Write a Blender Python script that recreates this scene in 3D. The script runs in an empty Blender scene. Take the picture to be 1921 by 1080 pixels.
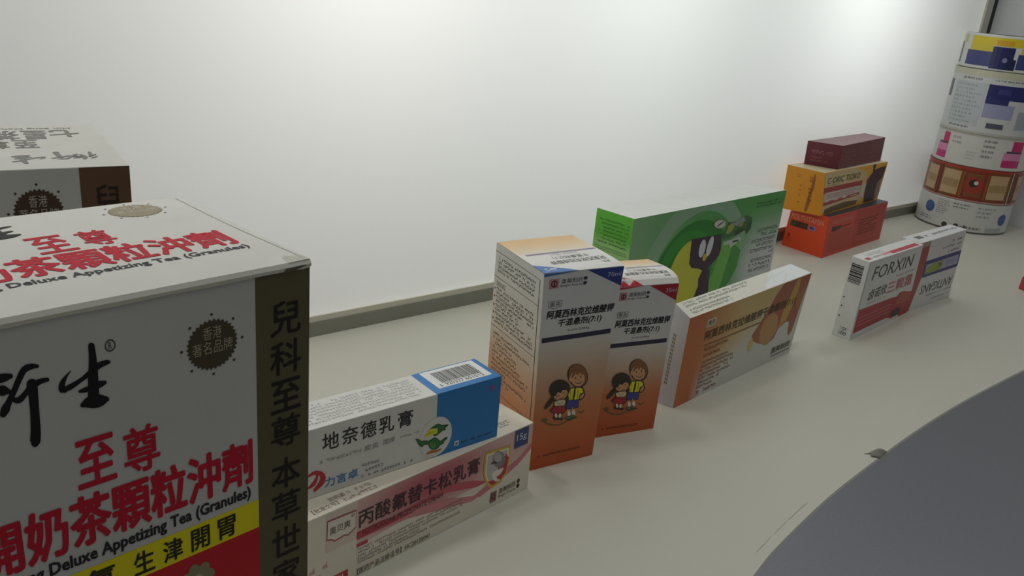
import bpy, math, random
from mathutils import Vector, Matrix
from mathutils.geometry import tessellate_polygon

scene = bpy.context.scene
COL = scene.collection
S = 0.28                                   # one survey unit in metres

# ------------------------------------------------------------------ camera
F_PX = 1574.567
PITCH, ROLL, YAW = 0.3523842, 0.0963762, 0.8538019
cd = bpy.data.cameras.new('camera')
cam = bpy.data.objects.new('camera', cd)
COL.objects.link(cam)
fw = Vector((math.cos(PITCH)*math.cos(YAW), math.cos(PITCH)*math.sin(YAW), -math.sin(PITCH)))
r0 = Vector((math.sin(YAW), -math.cos(YAW), 0)); u0 = r0.cross(fw)
rr = math.cos(ROLL)*r0 + math.sin(ROLL)*u0
uu = -math.sin(ROLL)*r0 + math.cos(ROLL)*u0
cam.matrix_world = Matrix(((rr.x, uu.x, -fw.x, 0), (rr.y, uu.y, -fw.y, 0), (rr.z, uu.z, -fw.z, S), (0, 0, 0, 1)))
cd.sensor_width = 36.0
cd.lens = F_PX/1921*36.0
cd.clip_start = 0.01
scene.camera = cam

# ------------------------------------------------------------------ world, lamps, exposure
world = bpy.data.worlds.new('hall'); scene.world = world
world.use_nodes = True
bg = world.node_tree.nodes['Background']
bg.inputs['Color'].default_value = (0.98, 1.0, 0.97, 1)
bg.inputs['Strength'].default_value = 0.13
PANEL_GLOW = 0.10                          # the back wall is a softly lit light box

def lamp(name, kind, loc, energy, color=(1, 1, 1), target=None, **kw):
    d = bpy.data.lights.new(name, kind); d.energy = energy; d.color = color
    for k, v in kw.items(): setattr(d, k, v)
    o = bpy.data.objects.new(name, d); COL.objects.link(o); o.location = loc
    if target is not None:
        o.rotation_euler = (Vector(target)-Vector(loc)).to_track_quat('-Z', 'Y').to_euler()
    return o
# downlights in the head of the display case
for lx, e, c in ((0.0, 1.40, (1, 0.98, 0.92)), (1.15, 0.75, (1, 0.98, 0.92)), (3.65, 1.05, (0.97, 1.0, 0.96))):
    lamp('overhead_spot', 'SPOT', (lx*S, 1.50*S, 1.90*S), e, c, (lx*S, 1.50*S, 0),
         spot_size=math.radians(150), spot_blend=1.0, shadow_soft_size=0.03)
lamp('overhead_spot', 'SPOT', (1.55*S, 0.95*S, 2.2*S), 1.25, (1, 0.99, 0.94), (1.55*S, 0.95*S, 0), spot_size=math.radians(140), spot_blend=1.0, shadow_soft_size=0.04)  # extra spot, added to lift the front part of the shelf
# three lamps inside the light box, behind the translucent back panel
for lx, e, c in ((1.13, 3.05, (1, 0.985, 0.955)), (2.26, 2.55, (0.93, 1.0, 0.975)), (3.65, 3.2, (0.96, 1.0, 0.985))):
    lamp('light_box_lamp', 'POINT', (lx*S, 2.72*S, 1.18*S), e, c, shadow_soft_size=0.04)
# unseen area light overhead, added to brighten the carton fronts
lamp('front_fill_light', 'AREA', (0.4, -0.3, 2.2), 5.4, (1, 0.99, 0.95), (0.4, -0.3, 0), size=1.2)
scene.view_settings.view_transform = 'Standard'
scene.view_settings.look = 'None'
scene.view_settings.gamma = 1.0
scene.view_settings.exposure = 0.0

# ------------------------------------------------------------------ colour and materials
def lin(c):
    if isinstance(c, str):
        c = c.lstrip('#'); c = tuple(int(c[i:i+2], 16) for i in (0, 2, 4))
    f = lambda v: v/12.92 if v <= 0.04045 else ((v+0.055)/1.055)**2.4
    return tuple(f(v/255) for v in c)

def nodes_of(name):
    m = bpy.data.materials.new(name); m.use_nodes = True
    nt = m.node_tree; b = nt.nodes['Principled BSDF']
    return m, nt, b

def noise_bump(nt, b, scale, strength, dist=0.0004, detail=4):
    tc = nt.nodes.new('ShaderNodeTexCoord'); n = nt.nodes.new('ShaderNodeTexNoise')
    n.inputs['Scale'].default_value = scale; n.inputs['Detail'].default_value = detail
    nt.links.new(tc.outputs['Object'], n.inputs['Vector'])
    bp = nt.nodes.new('ShaderNodeBump'); bp.inputs['Strength'].default_value = strength
    bp.inputs['Distance'].default_value = dist
    nt.links.new(n.outputs['Fac'], bp.inputs['Height']); nt.links.new(bp.outputs['Normal'], b.inputs['Normal'])
    return n

def print_material(name, rough, spec, metal=0.0, bump=0.08, mottling=0.06, scale=60):
    """printed board or film: ink colour per printed shape, board grain and slight mottling procedural"""
    m, nt, b = nodes_of(name)
    at = nt.nodes.new('ShaderNodeAttribute'); at.attribute_name = 'ink'
    n = noise_bump(nt, b, scale*6, bump)
    tc = nt.nodes.new('ShaderNodeTexCoord'); n2 = nt.nodes.new('ShaderNodeTexNoise')
    n2.inputs['Scale'].default_value = scale; n2.inputs['Detail'].default_value = 5
    nt.links.new(tc.outputs['Object'], n2.inputs['Vector'])
    mr = nt.nodes.new('ShaderNodeMapRange')
    mr.inputs['To Min'].default_value = 1-mottling; mr.inputs['To Max'].default_value = 1+mottling
    nt.links.new(n2.outputs['Fac'], mr.inputs['Value'])
    mx = nt.nodes.new('ShaderNodeMix'); mx.data_type = 'RGBA'; mx.blend_type = 'MULTIPLY'
    mx.inputs['Factor'].default_value = 1.0
    nt.links.new(at.outputs['Color'], mx.inputs['A']); nt.links.new(mr.outputs['Result'], mx.inputs['B'])
    nt.links.new(mx.outputs['Result'], b.inputs['Base Color'])
    b.inputs['Roughness'].default_value = rough
    b.inputs['Specular IOR Level'].default_value = spec
    b.inputs['Metallic'].default_value = metal
    return m

def plain(name, color, rough, spec=0.5, metal=0.0, scale=40, vary=0.05, bump=0.05):
    m, nt, b = nodes_of(name)
    n = noise_bump(nt, b, scale*5, bump)
    tc = nt.nodes.new('ShaderNodeTexCoord'); n2 = nt.nodes.new('ShaderNodeTexNoise')
    n2.inputs['Scale'].default_value = scale; n2.inputs['Detail'].default_value = 6
    nt.links.new(tc.outputs['Object'], n2.inputs['Vector'])
    cr = nt.nodes.new('ShaderNodeValToRGB'); c = lin(color)
    cr.color_ramp.elements[0].color = tuple(v*(1-vary) for v in c)+(1,)
    cr.color_ramp.elements[1].color = tuple(min(1, v*(1+vary)) for v in c)+(1,)
    nt.links.new(n2.outputs['Fac'], cr.inputs['Fac']); nt.links.new(cr.outputs['Color'], b.inputs['Base Color'])
    b.inputs['Roughness'].default_value = rough; b.inputs['Specular IOR Level'].default_value = spec
    b.inputs['Metallic'].default_value = metal
    return m

M_BOARD = print_material('printed_coated_board', 0.42, 0.45)
M_MATTE = print_material('printed_matte_board', 0.62, 0.30, bump=0.14)
M_FILM = print_material('printed_label_film', 0.30, 0.5, bump=0.03, mottling=0.04)
M_SHELF = plain('white_laminate', (197, 196, 184), 0.45, 0.35, scale=9, vary=0.035, bump=0.03)
M_EDGE = plain('laminate_edge_band', (190, 190, 182), 0.5, 0.35)
M_FLOOR = plain('grey_blue_carpet', (184, 184, 192), 0.95, 0.1, scale=160, vary=0.10, bump=0.3)
M_RAIL = plain('dull_aluminium', (140, 140, 132), 0.5, 0.4, 0.35, scale=30, vary=0.06)
M_RAIL_LIP = plain('pale_aluminium_lip', (205, 202, 188), 0.45, 0.4, 0.25, scale=30, vary=0.05)
M_GAP = plain('dark_corner_gap', (58, 58, 60), 0.7, 0.3)  # dark bar in the wall corner, the gap's shade given as colour
M_SIDE = plain('grey_side_panel', (232, 234, 238), 0.5, 0.4, scale=6, vary=0.05)
M_CORE = plain('grey_cardboard_core', (96, 92, 78), 0.8, 0.2)
M_PANEL, _nt, _b = nodes_of('backlit_white_acrylic')
_n = noise_bump(_nt, _b, 14, 0.02)
_b.inputs['Base Color'].default_value = (0.80, 0.81, 0.80, 1)
_b.inputs['Roughness'].default_value = 0.38
_b.inputs['Specular IOR Level'].default_value = 0.4
_b.inputs['Emission Color'].default_value = (1.0, 0.985, 0.95, 1)
_b.inputs['Emission Strength'].default_value = PANEL_GLOW
_tr = _nt.nodes.new('ShaderNodeBsdfTranslucent'); _tr.inputs['Color'].default_value = (0.9, 0.9, 0.88, 1)
_mx = _nt.nodes.new('ShaderNodeMixShader'); _mx.inputs['Fac'].default_value = 0.4
_nt.links.new(_b.outputs['BSDF'], _mx.inputs[1]); _nt.links.new(_tr.outputs['BSDF'], _mx.inputs[2])
_nt.links.new(_mx.outputs['Shader'], _nt.nodes['Material Output'].inputs['Surface'])

# ------------------------------------------------------------------ mesh builder
class MB:
    """collects faces with an ink colour each; build() links them as ONE mesh object"""
    panel = ''                              # the carton panel being printed on
    def __init__(s): s.v = []; s.f = []; s.c = []; s.m = []; s.p = []
    def face(s, pts, col, mat=0):
        n = len(s.v); s.v += [tuple(p) for p in pts]; s.f.append(list(range(n, n+len(pts))))
        s.c.append([col]*len(pts) if not isinstance(col, list) else col); s.m.append(mat); s.p.append(MB.panel)
    def split(s):
        """one builder per carton panel, so that print on two sides makes two parts"""
        out = {}
        for f, c, p in zip(s.f, s.c, s.p): out.setdefault(p, MB()); MB.panel = p; out[p].face([s.v[i] for i in f], c)
        return out
    def build(s, name, mat, parent=None, origin=(0, 0, 0), smooth=False, merge=False, bevel=0):
        me = bpy.data.meshes.new(name)
        o = Vector(origin)
        me.from_pydata([tuple(Vector(p)-o) for p in s.v], [], s.f)
        at = me.color_attributes.new('ink', 'FLOAT_COLOR', 'CORNER')
        i = 0
        for f, cs in zip(s.f, s.c):
            for c in cs:
                at.data[i].color = (c[0], c[1], c[2], 1); i += 1
        for m in (mat if isinstance(mat, (list, tuple)) else [mat]): me.materials.append(m)
        for p, k in zip(me.polygons, s.m): p.material_index = k; p.use_smooth = smooth
        if merge:
            import bmesh
            bm = bmesh.new(); bm.from_mesh(me)
            bmesh.ops.remove_doubles(bm, verts=bm.verts, dist=1e-6)
            bmesh.ops.recalc_face_normals(bm, faces=bm.faces)
            bm.to_mesh(me); bm.free()
        ob = bpy.data.objects.new(name, me); COL.objects.link(ob)
        if parent is not None: ob.parent = parent
        else: ob.location = o
        if bevel:
            b = ob.modifiers.new('soft_edge', 'BEVEL'); b.width = bevel; b.segments = 2
            b.limit_method = 'ANGLE'; b.angle_limit = math.radians(35)
        return ob

def tag(o, label, cat, group=None):
    o['label'] = label; o['category'] = cat
    if group: o['group'] = group
    return o

def thing(name, loc, label, cat, group=None):
    o = bpy.data.objects.new(name, None); COL.objects.link(o); o.location = loc
    o.empty_display_size = 0.02
    return tag(o, label, cat, group)

def box(mb, x0, x1, y0, y1, z0, z1, col=(0.5, 0.5, 0.5), mat=0):
    P = [Vector((x, y, z)) for z in (z0, z1) for x, y in ((x0, y0), (x1, y0), (x1, y1), (x0, y1))]
    for q in ((3, 2, 1, 0), (4, 5, 6, 7), (0, 1, 5, 4), (1, 2, 6, 5), (2, 3, 7, 6), (3, 0, 4, 7)):
        mb.face([P[i] for i in q], col, mat)

# ------------------------------------------------------------------ lettering
_cache = {}
def glyphs(s, bold=0.0, shear=0.0, space=1.0):
    """outline lettering as triangles in a unit box"""
    k = (s, shear, space)
    if k in _cache: return _cache[k]
    c = bpy.data.curves.new('tmp', 'FONT'); c.body = s; c.shear = shear
    c.space_character = space; c.resolution_u = 2; c.fill_mode = 'FRONT'
    o = bpy.data.objects.new('tmp', c); COL.objects.link(o)
    dg = bpy.context.evaluated_depsgraph_get(); ev = o.evaluated_get(dg); me = ev.to_mesh()
    V = [(v.co.x, v.co.y) for v in me.vertices]; Fc = [tuple(p.vertices) for p in me.polygons]
    ev.to_mesh_clear(); bpy.data.objects.remove(o); bpy.data.curves.remove(c)
    x0 = min(v[0] for v in V); x1 = max(v[0] for v in V); y0 = min(v[1] for v in V); y1 = max(v[1] for v in V)
    V = [((x-x0)/(x1-x0), (y-y0)/(y1-y0)) for x, y in V]
    _cache[k] = (V, Fc); return _cache[k]

def aff(a, b):
    """the affine map that takes three points a to three points b"""
    (x0, y0), (x1, y1), (x2, y2) = a
    A = Matrix(((x0, y0, 1), (x1, y1, 1), (x2, y2, 1))).inverted()
    U = A @ Vector([p[0] for p in b]); V = A @ Vector([p[1] for p in b])
    return lambda x, y: (U[0]*x+U[1]*y+U[2], V[0]*x+V[1]*y+V[2])

def ell(cx, cy, rx, ry, n=28, rot=0.0):
    c, s = math.cos(rot), math.sin(rot); P = []
    for i in range(n):
        t = 2*math.pi*i/n; x = rx*math.cos(t); y = ry*math.sin(t)
        P.append((cx+x*c-y*s, cy+x*s+y*c))
    return P

def stroke(pts, n=4, cap=True):
    """rounded outline of a brush stroke through (x, y, width) points"""
    P = []
    for i in range(len(pts)-1):
        a = pts[max(0, i-1)]; b = pts[i]; c = pts[i+1]; d = pts[min(len(pts)-1, i+2)]
        for k in range(n):
            t = k/n
            P.append(tuple(0.5*((2*b[j])+(-a[j]+c[j])*t+(2*a[j]-5*b[j]+4*c[j]-d[j])*t*t+(-a[j]+3*b[j]-3*c[j]+d[j])*t**3) for j in (0, 1, 2)))
    P.append(pts[-1]); L, R = [], []
    for i, (x, y, w) in enumerate(P):
        a = P[max(0, i-1)]; b = P[min(len(P)-1, i+1)]
        dx, dy = b[0]-a[0], b[1]-a[1]; l = math.hypot(dx, dy) or 1
        dx /= l; dy /= l; w = abs(w)
        L.append((x-dy*w/2, y+dx*w/2)); R.append((x+dy*w/2, y-dx*w/2))
        if i == len(P)-1 and cap:
            L += [(x-dy*w/2*math.cos(q)+dx*w/2*math.sin(q), y+dx*w/2*math.cos(q)+dy*w/2*math.sin(q)) for q in (0.5, 1.0, 1.57, 2.1, 2.6)]
        if i == 0 and cap:
            R = [(x-dy*w/2*math.cos(q)-dx*w/2*math.sin(q), y+dx*w/2*math.cos(q)-dy*w/2*math.sin(q)) for q in (0.5, 1.0, 1.57, 2.1, 2.6)]+R
    return L+R[::-1]

class Face:
    """one panel of a carton: maps (u, v) in 0..1 to the panel and prints on it"""
    def __init__(s, p00, p10, p11, p01, bulge=None, lift=0.0):
        s.P = [Vector(p) for p in (p00, p10, p11, p01)]
        s.n = ((s.P[1]-s.P[0]).cross(s.P[3]-s.P[0])).normalized(); s.bulge = bulge; s.lift = lift; s.key = ''
    def at(s, u, v, h=0.0):
        a, b, c, d = s.P; MB.panel = s.key
        q = a*(1-u)*(1-v)+b*u*(1-v)+c*u*v+d*(1-u)*v
        k = h+s.lift+(s.bulge(u, v) if s.bulge else 0.0)
        return q+s.n*k
    H = 0.00007
    def grid(s, mb, col, n=8, u0=0, u1=1, v0=0, v1=1, layer=0, mat=0):
        """plain colour, or col(u, v) for a printed blend"""
        f = col if callable(col) else (lambda u, v: col)
        for i in range(n):
            for j in range(n):
                q = [(u0+(u1-u0)*(i+a)/n, v0+(v1-v0)*(j+b)/n) for a, b in ((0, 0), (1, 0), (1, 1), (0, 1))]
                mb.face([s.at(u, v, layer*s.H) for u, v in q], [f(u, v) for u, v in q], mat)
    def poly(s, mb, pts, col, layer=1, size=0.14, mat=0):
        col = lin(col) if isinstance(col, str) or max(col) > 1 else col
        tri = [[pts[i] for i in t] for t in tessellate_polygon([[Vector((x, y, 0)) for x, y in pts]])]
        while tri:
            t = tri.pop()
            e = [math.dist(t[i], t[(i+1) % 3]) for i in range(3)]; k = e.index(max(e))
            if e[k] > size:
                a, b, c = t[k], t[(k+1) % 3], t[(k+2) % 3]; m = ((a[0]+b[0])/2, (a[1]+b[1])/2)
                tri += [[a, m, c], [m, b, c]]
                continue
            if (t[1][0]-t[0][0])*(t[2][1]-t[0][1])-(t[1][1]-t[0][1])*(t[2][0]-t[0][0]) < 0: t = t[::-1]
            mb.face([s.at(u, v, layer*s.H) for u, v in t], col, mat)
    def rect(s, mb, u0, v0, u1, v1, col, layer=1):
        s.poly(mb, [(u0, v0), (u1, v0), (u1, v1), (u0, v1)], col, layer)
    def frame(s, mb, u0, v0, u1, v1, wu, wv, col, layer=1):
        s.rect(mb, u0, v0, u1, v0+wv, col, layer); s.rect(mb, u0, v1-wv, u1, v1, col, layer)
        s.rect(mb, u0, v0, u0+wu, v1, col, layer); s.rect(mb, u1-wu, v0, u1, v1, col, layer)
    def line(s, mb, pts, w, col, layer=1, ar=1.0):
        """ar = panel width / height, so that the width w is in units of u"""
        q = stroke([(x, y/ar, w) for x, y in pts], 3, False); s.poly(mb, [(x, y*ar) for x, y in q], col, layer)
    def text(s, mb, t, u0, v0, u1, v1, col, layer=2, bold=0.0, shear=0.0, rot=0, space=1.0, skew=0.0):
        """lettering stretched into the box; rot 0, 90, 180 or 270; skew raises the right end"""
        V, Fc = glyphs(t, bold, shear, space); col = lin(col) if isinstance(col, str) else col
        R = {0: lambda x, y: (x, y), 180: lambda x, y: (1-x, 1-y), 90: lambda x, y: (1-y, x), 270: lambda x, y: (y, 1-x)}[rot]
        Q = []
        for x, y in V:
            x, y = R(x, y); Q.append(s.at(u0+(u1-u0)*x, v0+(v1-v0)*y+skew*x, layer*s.H))
        for f in Fc: mb.face([Q[i] for i in f], col)
        if bold > 0:       # heavier strokes: the same outlines printed again a hair to each side
            n = len(V); cnt = max(1, len(t)); hw = (s.P[1]-s.P[0]).length; hh = (s.P[3]-s.P[0]).length
            em = min(abs(v1-v0)*hh, abs(u1-u0)*hw) if cnt > 1 else min(abs(u1-u0)*hw, abs(v1-v0)*hh)
            du, dv = bold*0.8*em/hw, bold*0.8*em/hh
            for k, (a, b) in enumerate(((1, 0), (-1, 0), (0, 1), (0, -1), (.7, .7), (-.7, .7), (.7, -.7), (-.7, -.7))):
                Q = []
                for x, y in V:
                    x, y = R(x, y); Q.append(s.at(u0+(u1-u0)*x+a*du, v0+(v1-v0)*y+skew*x+b*dv, (layer-0.01*(k+1))*s.H))
                for f in Fc: mb.face([Q[i] for i in f], col)
    def micro(s, mb, u0, v0, u1, v1, rows, col, seed=0, fill=0.8, layer=1, cu=None):
        """rows of print too small to read: short strokes in word groups"""
        rnd = random.Random(seed); col = lin(col) if isinstance(col, str) else col
        rh = (v1-v0)/rows; w = (s.P[1]-s.P[0]).length; h = (s.P[3]-s.P[0]).length
        cu = cu or rh*0.62*h/w
        for r in range(rows):
            vb = v1-(r+1)*rh+rh*0.2; u = u0; end = u0+(u1-u0)*(1 if rnd.random() < fill else rnd.uniform(0.35, 0.95))
            while u < end-cu:
                if rnd.random() < 0.09: u += cu*rnd.uniform(0.6, 1.5); continue
                a = u+cu*0.08; b = u+cu*0.86; t = rh*0.13
                ys = rnd.sample((0.0, 0.18, 0.36, 0.5), 2)
                for y in ys: s._q(mb, a, vb+rh*y, b, vb+rh*y+t, col, layer)
                x = a+(b-a)*rnd.choice((0.1, 0.45, 0.8)); s._q(mb, x, vb, x+cu*0.16, vb+rh*0.62, col, layer)
                u += cu
    def _q(s, mb, u0, v0, u1, v1, col, layer):
        mb.face([s.at(u, v, layer*s.H) for u, v in ((u0, v0), (u1, v0), (u1, v1), (u0, v1))], col)
    def disc(s, mb, cx, cy, ru, rv, col, layer=1, n=32, rot=0.0):
        s.poly(mb, ell(cx, cy, ru, rv, n, rot), col, layer)
    def ring(s, mb, cx, cy, ru, rv, t, col, layer=1, n=36):
        col = lin(col) if isinstance(col, str) else col
        for i in range(n):
            a, b = 2*math.pi*i/n, 2*math.pi*(i+1)/n
            q = [(cx+ru*k*math.cos(x), cy+rv*k*math.sin(x)) for x, k in ((a, 1), (b, 1), (b, 1-t), (a, 1-t))]
            mb.face([s.at(u, v, layer*s.H) for u, v in q], col)
    def mapped(s, mb, T, shapes, layer=2):
        """shapes: list of (points, colour) in their own drawing units, T maps them to the panel"""
        for k, (pts, col) in enumerate(shapes): s.poly(mb, [T(x, y) for x, y in pts], col, layer+k*0.18)

NAMES = ('FLB', 'FRB', 'BRB', 'BLB', 'FLT', 'FRT', 'BRT', 'BLT')
class Carton:
    """a folded carton from its eight corners; the six panels are Face objects"""
    def __init__(s, name, P, label, mat, group=None, white='#d6d7d2', cols=None, top_flap=None, cat='box'):
        s.c = dict(zip(NAMES, [Vector(p) for p in P])); c = s.c
        s.o = (c['FLB']+c['FRB']+c['BRB']+c['BLB'])/4
        s.root = thing(name, s.o, label, cat, group); s.mat = mat
        F = lambda a, b, d, e, **k: Face(c[a], c[b], c[d], c[e], **k)
        s.f = F('FLB', 'FRB', 'FRT', 'FLT'); s.l = F('BLB', 'FLB', 'FLT', 'BLT'); s.t = F('FLT', 'FRT', 'BRT', 'BLT')
        s.r = F('FRB', 'BRB', 'BRT', 'FRT'); s.b = F('BRB', 'BLB', 'BLT', 'BRT'); s.u = F('BLB', 'BRB', 'FRB', 'FLB')
        for k, n in zip('fltrbu', ('front', 'side', 'top', 'side', 'back', 'base')): getattr(s, k).key = n
        s.body = MB(); s.parts = []; w = lin(white); cols = cols or {}
        for k in 'fltrbu':
            getattr(s, k).grid(s.body, cols.get(k, w), 10 if callable(cols.get(k)) else 6)
    def part(s, name, label=None):
        m = MB(); s.parts.append((name, m, label)); return m
    def finish(s, body='carton_body'):
        b = s.body.build(body, s.mat, s.root, s.o, merge=True, bevel=0.0004)
        for name, m, label in s.parts:
            pieces = m.split() if name in ('lettering', 'title_bar', 'seal_emblem', 'brush_lettering') else {'': m}
            for p, q in pieces.items():
                if not q.f: continue
                o = q.build(p+'_lettering' if name == 'lettering' else name, s.mat, s.root, s.o)
                if label: o['label'] = label
        return s.root

def blend(stops):
    """printed colour blend along v: [(v, colour), ...]"""
    st = [(v, lin(c)) for v, c in stops]
    def f(u, v):
        if v <= st[0][0]: return st[0][1]
        for (a, ca), (b, cb) in zip(st, st[1:]):
            if v <= b:
                t = (v-a)/(b-a); return tuple(x+(y-x)*t for x, y in zip(ca, cb))
        return st[-1][1]
    return f

CORNERS = {
    'A': [[0.30718, 0.31953, 0.0], [0.35393, 0.31275, 0.0], [0.36577, 0.36885, 0.0], [0.31577, 0.37746, 0.0], [0.30335, 0.3219, 0.1275], [0.35652, 0.31112, 0.12796], [0.36735, 0.368, 0.12901], [0.31409, 0.37846, 0.12777]],
    'B': [[0.37009, 0.32756, 0.0], [0.41557, 0.31555, 0.0], [0.42559, 0.3522, 0.0], [0.37937, 0.36351, 0.0], [0.3691, 0.32592, 0.10703], [0.41458, 0.31392, 0.10703], [0.4257, 0.3513, 0.10968], [0.38022, 0.3633, 0.10968]],
    'C': [[0.45023, 0.32773, 0.0], [0.62225, 0.34381, 0.0], [0.6205, 0.35862, 0.0], [0.44649, 0.33969, 0.0], [0.44846, 0.32521, 0.07188], [0.62384, 0.3404, 0.0737], [0.62089, 0.35975, 0.07595], [0.44956, 0.34047, 0.07726]],
    'D': [[0.51147, 0.44279, 0.0], [0.74507, 0.45268, 0.0], [0.73925, 0.50095, 0.0], [0.51082, 0.48528, 0.0], [0.51147, 0.44279, 0.10401], [0.74507, 0.45268, 0.10671], [0.73925, 0.50095, 0.1013], [0.51082, 0.48528, 0.10254]],
    'E': [[0.91054, 0.48894, 0.0], [1.07466, 0.50311, 0.0], [1.07441, 0.5545, 0.0], [0.91234, 0.54601, 0.0], [0.91168, 0.49169, 0.0504], [1.07846, 0.50545, 0.0504], [1.07442, 0.5545, 0.0504], [0.90856, 0.54048, 0.0504]],
    'F': [[0.90479, 0.49861, 0.0505], [1.06852, 0.51587, 0.0505], [1.06473, 0.5545, 0.0505], [0.88677, 0.54249, 0.0505], [0.89922, 0.5026, 0.1016], [1.07123, 0.51501, 0.1016], [1.06574, 0.5545, 0.1016], [0.89441, 0.54881, 0.1016]],
    'G': [[0.93792, 0.50884, 0.1017], [1.0647, 0.52239, 0.1017], [1.06456, 0.5545, 0.1017], [0.92195, 0.54481, 0.1017], [0.93079, 0.50472, 0.13132], [1.07186, 0.52675, 0.1311], [1.06953, 0.5545, 0.13125], [0.92358, 0.54657, 0.12944]],
    'H': [[0.69905, 0.33119, 0.0], [0.82715, 0.34161, 0.0], [0.82256, 0.35775, 0.0], [0.69814, 0.34842, 0.0], [0.70145, 0.33122, 0.07505], [0.82165, 0.34037, 0.07296], [0.82101, 0.357, 0.07443], [0.70054, 0.34815, 0.07589]],
    'I': [[0.8279, 0.3425, 0.0], [0.92496, 0.34263, 0.0], [0.92667, 0.36302, 0.0], [0.8225, 0.36148, 0.0], [0.8224, 0.3425, 0.07378], [0.92894, 0.34548, 0.07492], [0.92912, 0.36339, 0.07547], [0.81931, 0.36148, 0.07497]],
    'J': [[0.11208, 0.30504, 0.0439], [0.26569, 0.30562, 0.0439], [0.26554, 0.33041, 0.0439], [0.11182, 0.32991, 0.0439], [0.11172, 0.3053, 0.08058], [0.26533, 0.30589, 0.08058], [0.26548, 0.33041, 0.08047], [0.11187, 0.32982, 0.08047]],
    'K': [[0.14158, 0.28916, 0.0], [0.29424, 0.30623, 0.0], [0.29124, 0.33446, 0.0], [0.13845, 0.31744, 0.0], [0.14123, 0.28999, 0.0438], [0.29389, 0.30705, 0.0438], [0.29138, 0.33454, 0.0438], [0.13872, 0.31747, 0.0438]],
    'L': [[-0.04583, 0.19526, 0.0], [0.10709, 0.21352, 0.0], [0.09717, 0.29655, 0.0], [-0.05574, 0.27829, 0.0], [-0.04583, 0.19526, 0.196], [0.10709, 0.21352, 0.196], [0.09717, 0.29655, 0.196], [-0.05574, 0.27829, 0.196]],
    'M': [[-0.05663, 0.36516, 0.0], [0.09664, 0.3502, 0.0], [0.10536, 0.43947, 0.0], [-0.04792, 0.45443, 0.0], [-0.05663, 0.36516, 0.196], [0.09664, 0.3502, 0.196], [0.10536, 0.43947, 0.196], [-0.04792, 0.45443, 0.196]],
}

# ------------------------------------------------------------------ the setting
WALL_Y = 1.99*S; CORNER_X = 4.893*S
def struct(name, mb, mats, origin=(0, 0, 0), **k):
    o = mb.build(name, mats, None, origin, **k); o['kind'] = 'structure'; return o

# a thin translucent acrylic sheet held in an aluminium frame, lamps behind it
m = MB(); m.face([(-2.2*S, WALL_Y+0.010*S, 0.012*S), (4.80*S, WALL_Y+0.010*S, 0.012*S), (4.80*S, WALL_Y+0.010*S, 3.2*S), (-2.2*S, WALL_Y+0.010*S, 3.2*S)], (0, 0, 0))
struct('wall_back', m, M_PANEL)
m = MB(); box(m, -2.2*S, 4.893*S, WALL_Y, WALL_Y+0.10*S, 0.0, 0.042*S)
struct('trim_1', m, M_RAIL, bevel=0.0006)
m = MB(); box(m, -2.2*S, 4.79*S, WALL_Y+0.004*S, WALL_Y+0.03*S, 0.0425*S, 0.060*S)
struct('trim_2', m, M_RAIL_LIP, bevel=0.0005)
m = MB(); box(m, 4.79*S, 4.862*S, WALL_Y, WALL_Y+0.10*S, 0.0425*S, 3.2*S)
struct('trim_3', m, M_RAIL_LIP, bevel=0.0006)
m = MB(); box(m, 4.863*S, 4.905*S, WALL_Y, WALL_Y+0.10*S, 0.0425*S, 3.2*S)
struct('trim_4', m, M_GAP)
m = MB(); box(m, 4.906*S, 5.0*S, 0.30*S, WALL_Y+0.10*S, -0.2*S, 3.2*S)
struct('wall_right', m, M_SIDE)
m = MB(); box(m, -8*S, 14*S, -9*S, 6*S, -2.75*S, -2.70*S)
struct('floor', m, M_FLOOR)

# the white display shelf: straight at the back, its front edge sweeps in a shallow curve
EDGE = [(-2.2, -0.28), (-1.6, -0.2), (-1.0, -0.08), (-0.5, 0.08), (0.0, 0.262), (0.4, 0.402), (0.8, 0.527), (1.0, 0.588), (1.232, 0.649),
        (1.34, 0.674), (1.508, 0.702), (1.652, 0.721), (1.834, 0.738), (2.002, 0.752), (2.155, 0.761), (2.316, 0.767), (2.477, 0.769),
        (2.607, 0.768), (2.813, 0.765), (3.2, 0.752), (3.8, 0.725), (4.4, 0.70), (4.905, 0.69)]
def smooth_line(P, n=4):
    out = []
    for i in range(len(P)-1):
        a = P[max(0, i-1)]; b = P[i]; c = P[i+1]; d = P[min(len(P)-1, i+2)]
        for k in range(n):
            t = k/n
            out.append(tuple(0.5*((2*b[j])+(-a[j]+c[j])*t+(2*a[j]-5*b[j]+4*c[j]-d[j])*t*t+(-a[j]+3*b[j]-3*c[j]+d[j])*t**3) for j in (0, 1)))
    return out+[P[-1]]
E2 = [(x*S, y*S) for x, y in smooth_line(EDGE)]
shelf = thing('display_shelf', (1.6*S, 1.2*S, -0.03), 'white laminate display shelf with a curved front edge carrying every carton', 'shelf')
m = MB(); zt, zb = 0.0, -0.012; ub = 0.04; yb = WALL_Y+0.10*S
for (x0, y0), (x1, y1) in zip(E2, E2[1:]):
    m.face([(x0, y0+.0008, zt), (x1, y1+.0008, zt), (x1, yb, zt), (x0, yb, zt)], (0, 0, 0))
    m.face([(x0, yb, zb), (x1, yb, zb), (x1, y1+ub, zb), (x0, y0+ub, zb)], (0, 0, 0))
m.face([(E2[0][0], yb, zt), (E2[-1][0], yb, zt), (E2[-1][0], yb, zb), (E2[0][0], yb, zb)], (0, 0, 0))
m.build('shelf_board', M_SHELF, shelf, shelf.location, merge=True)
m = MB()
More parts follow.
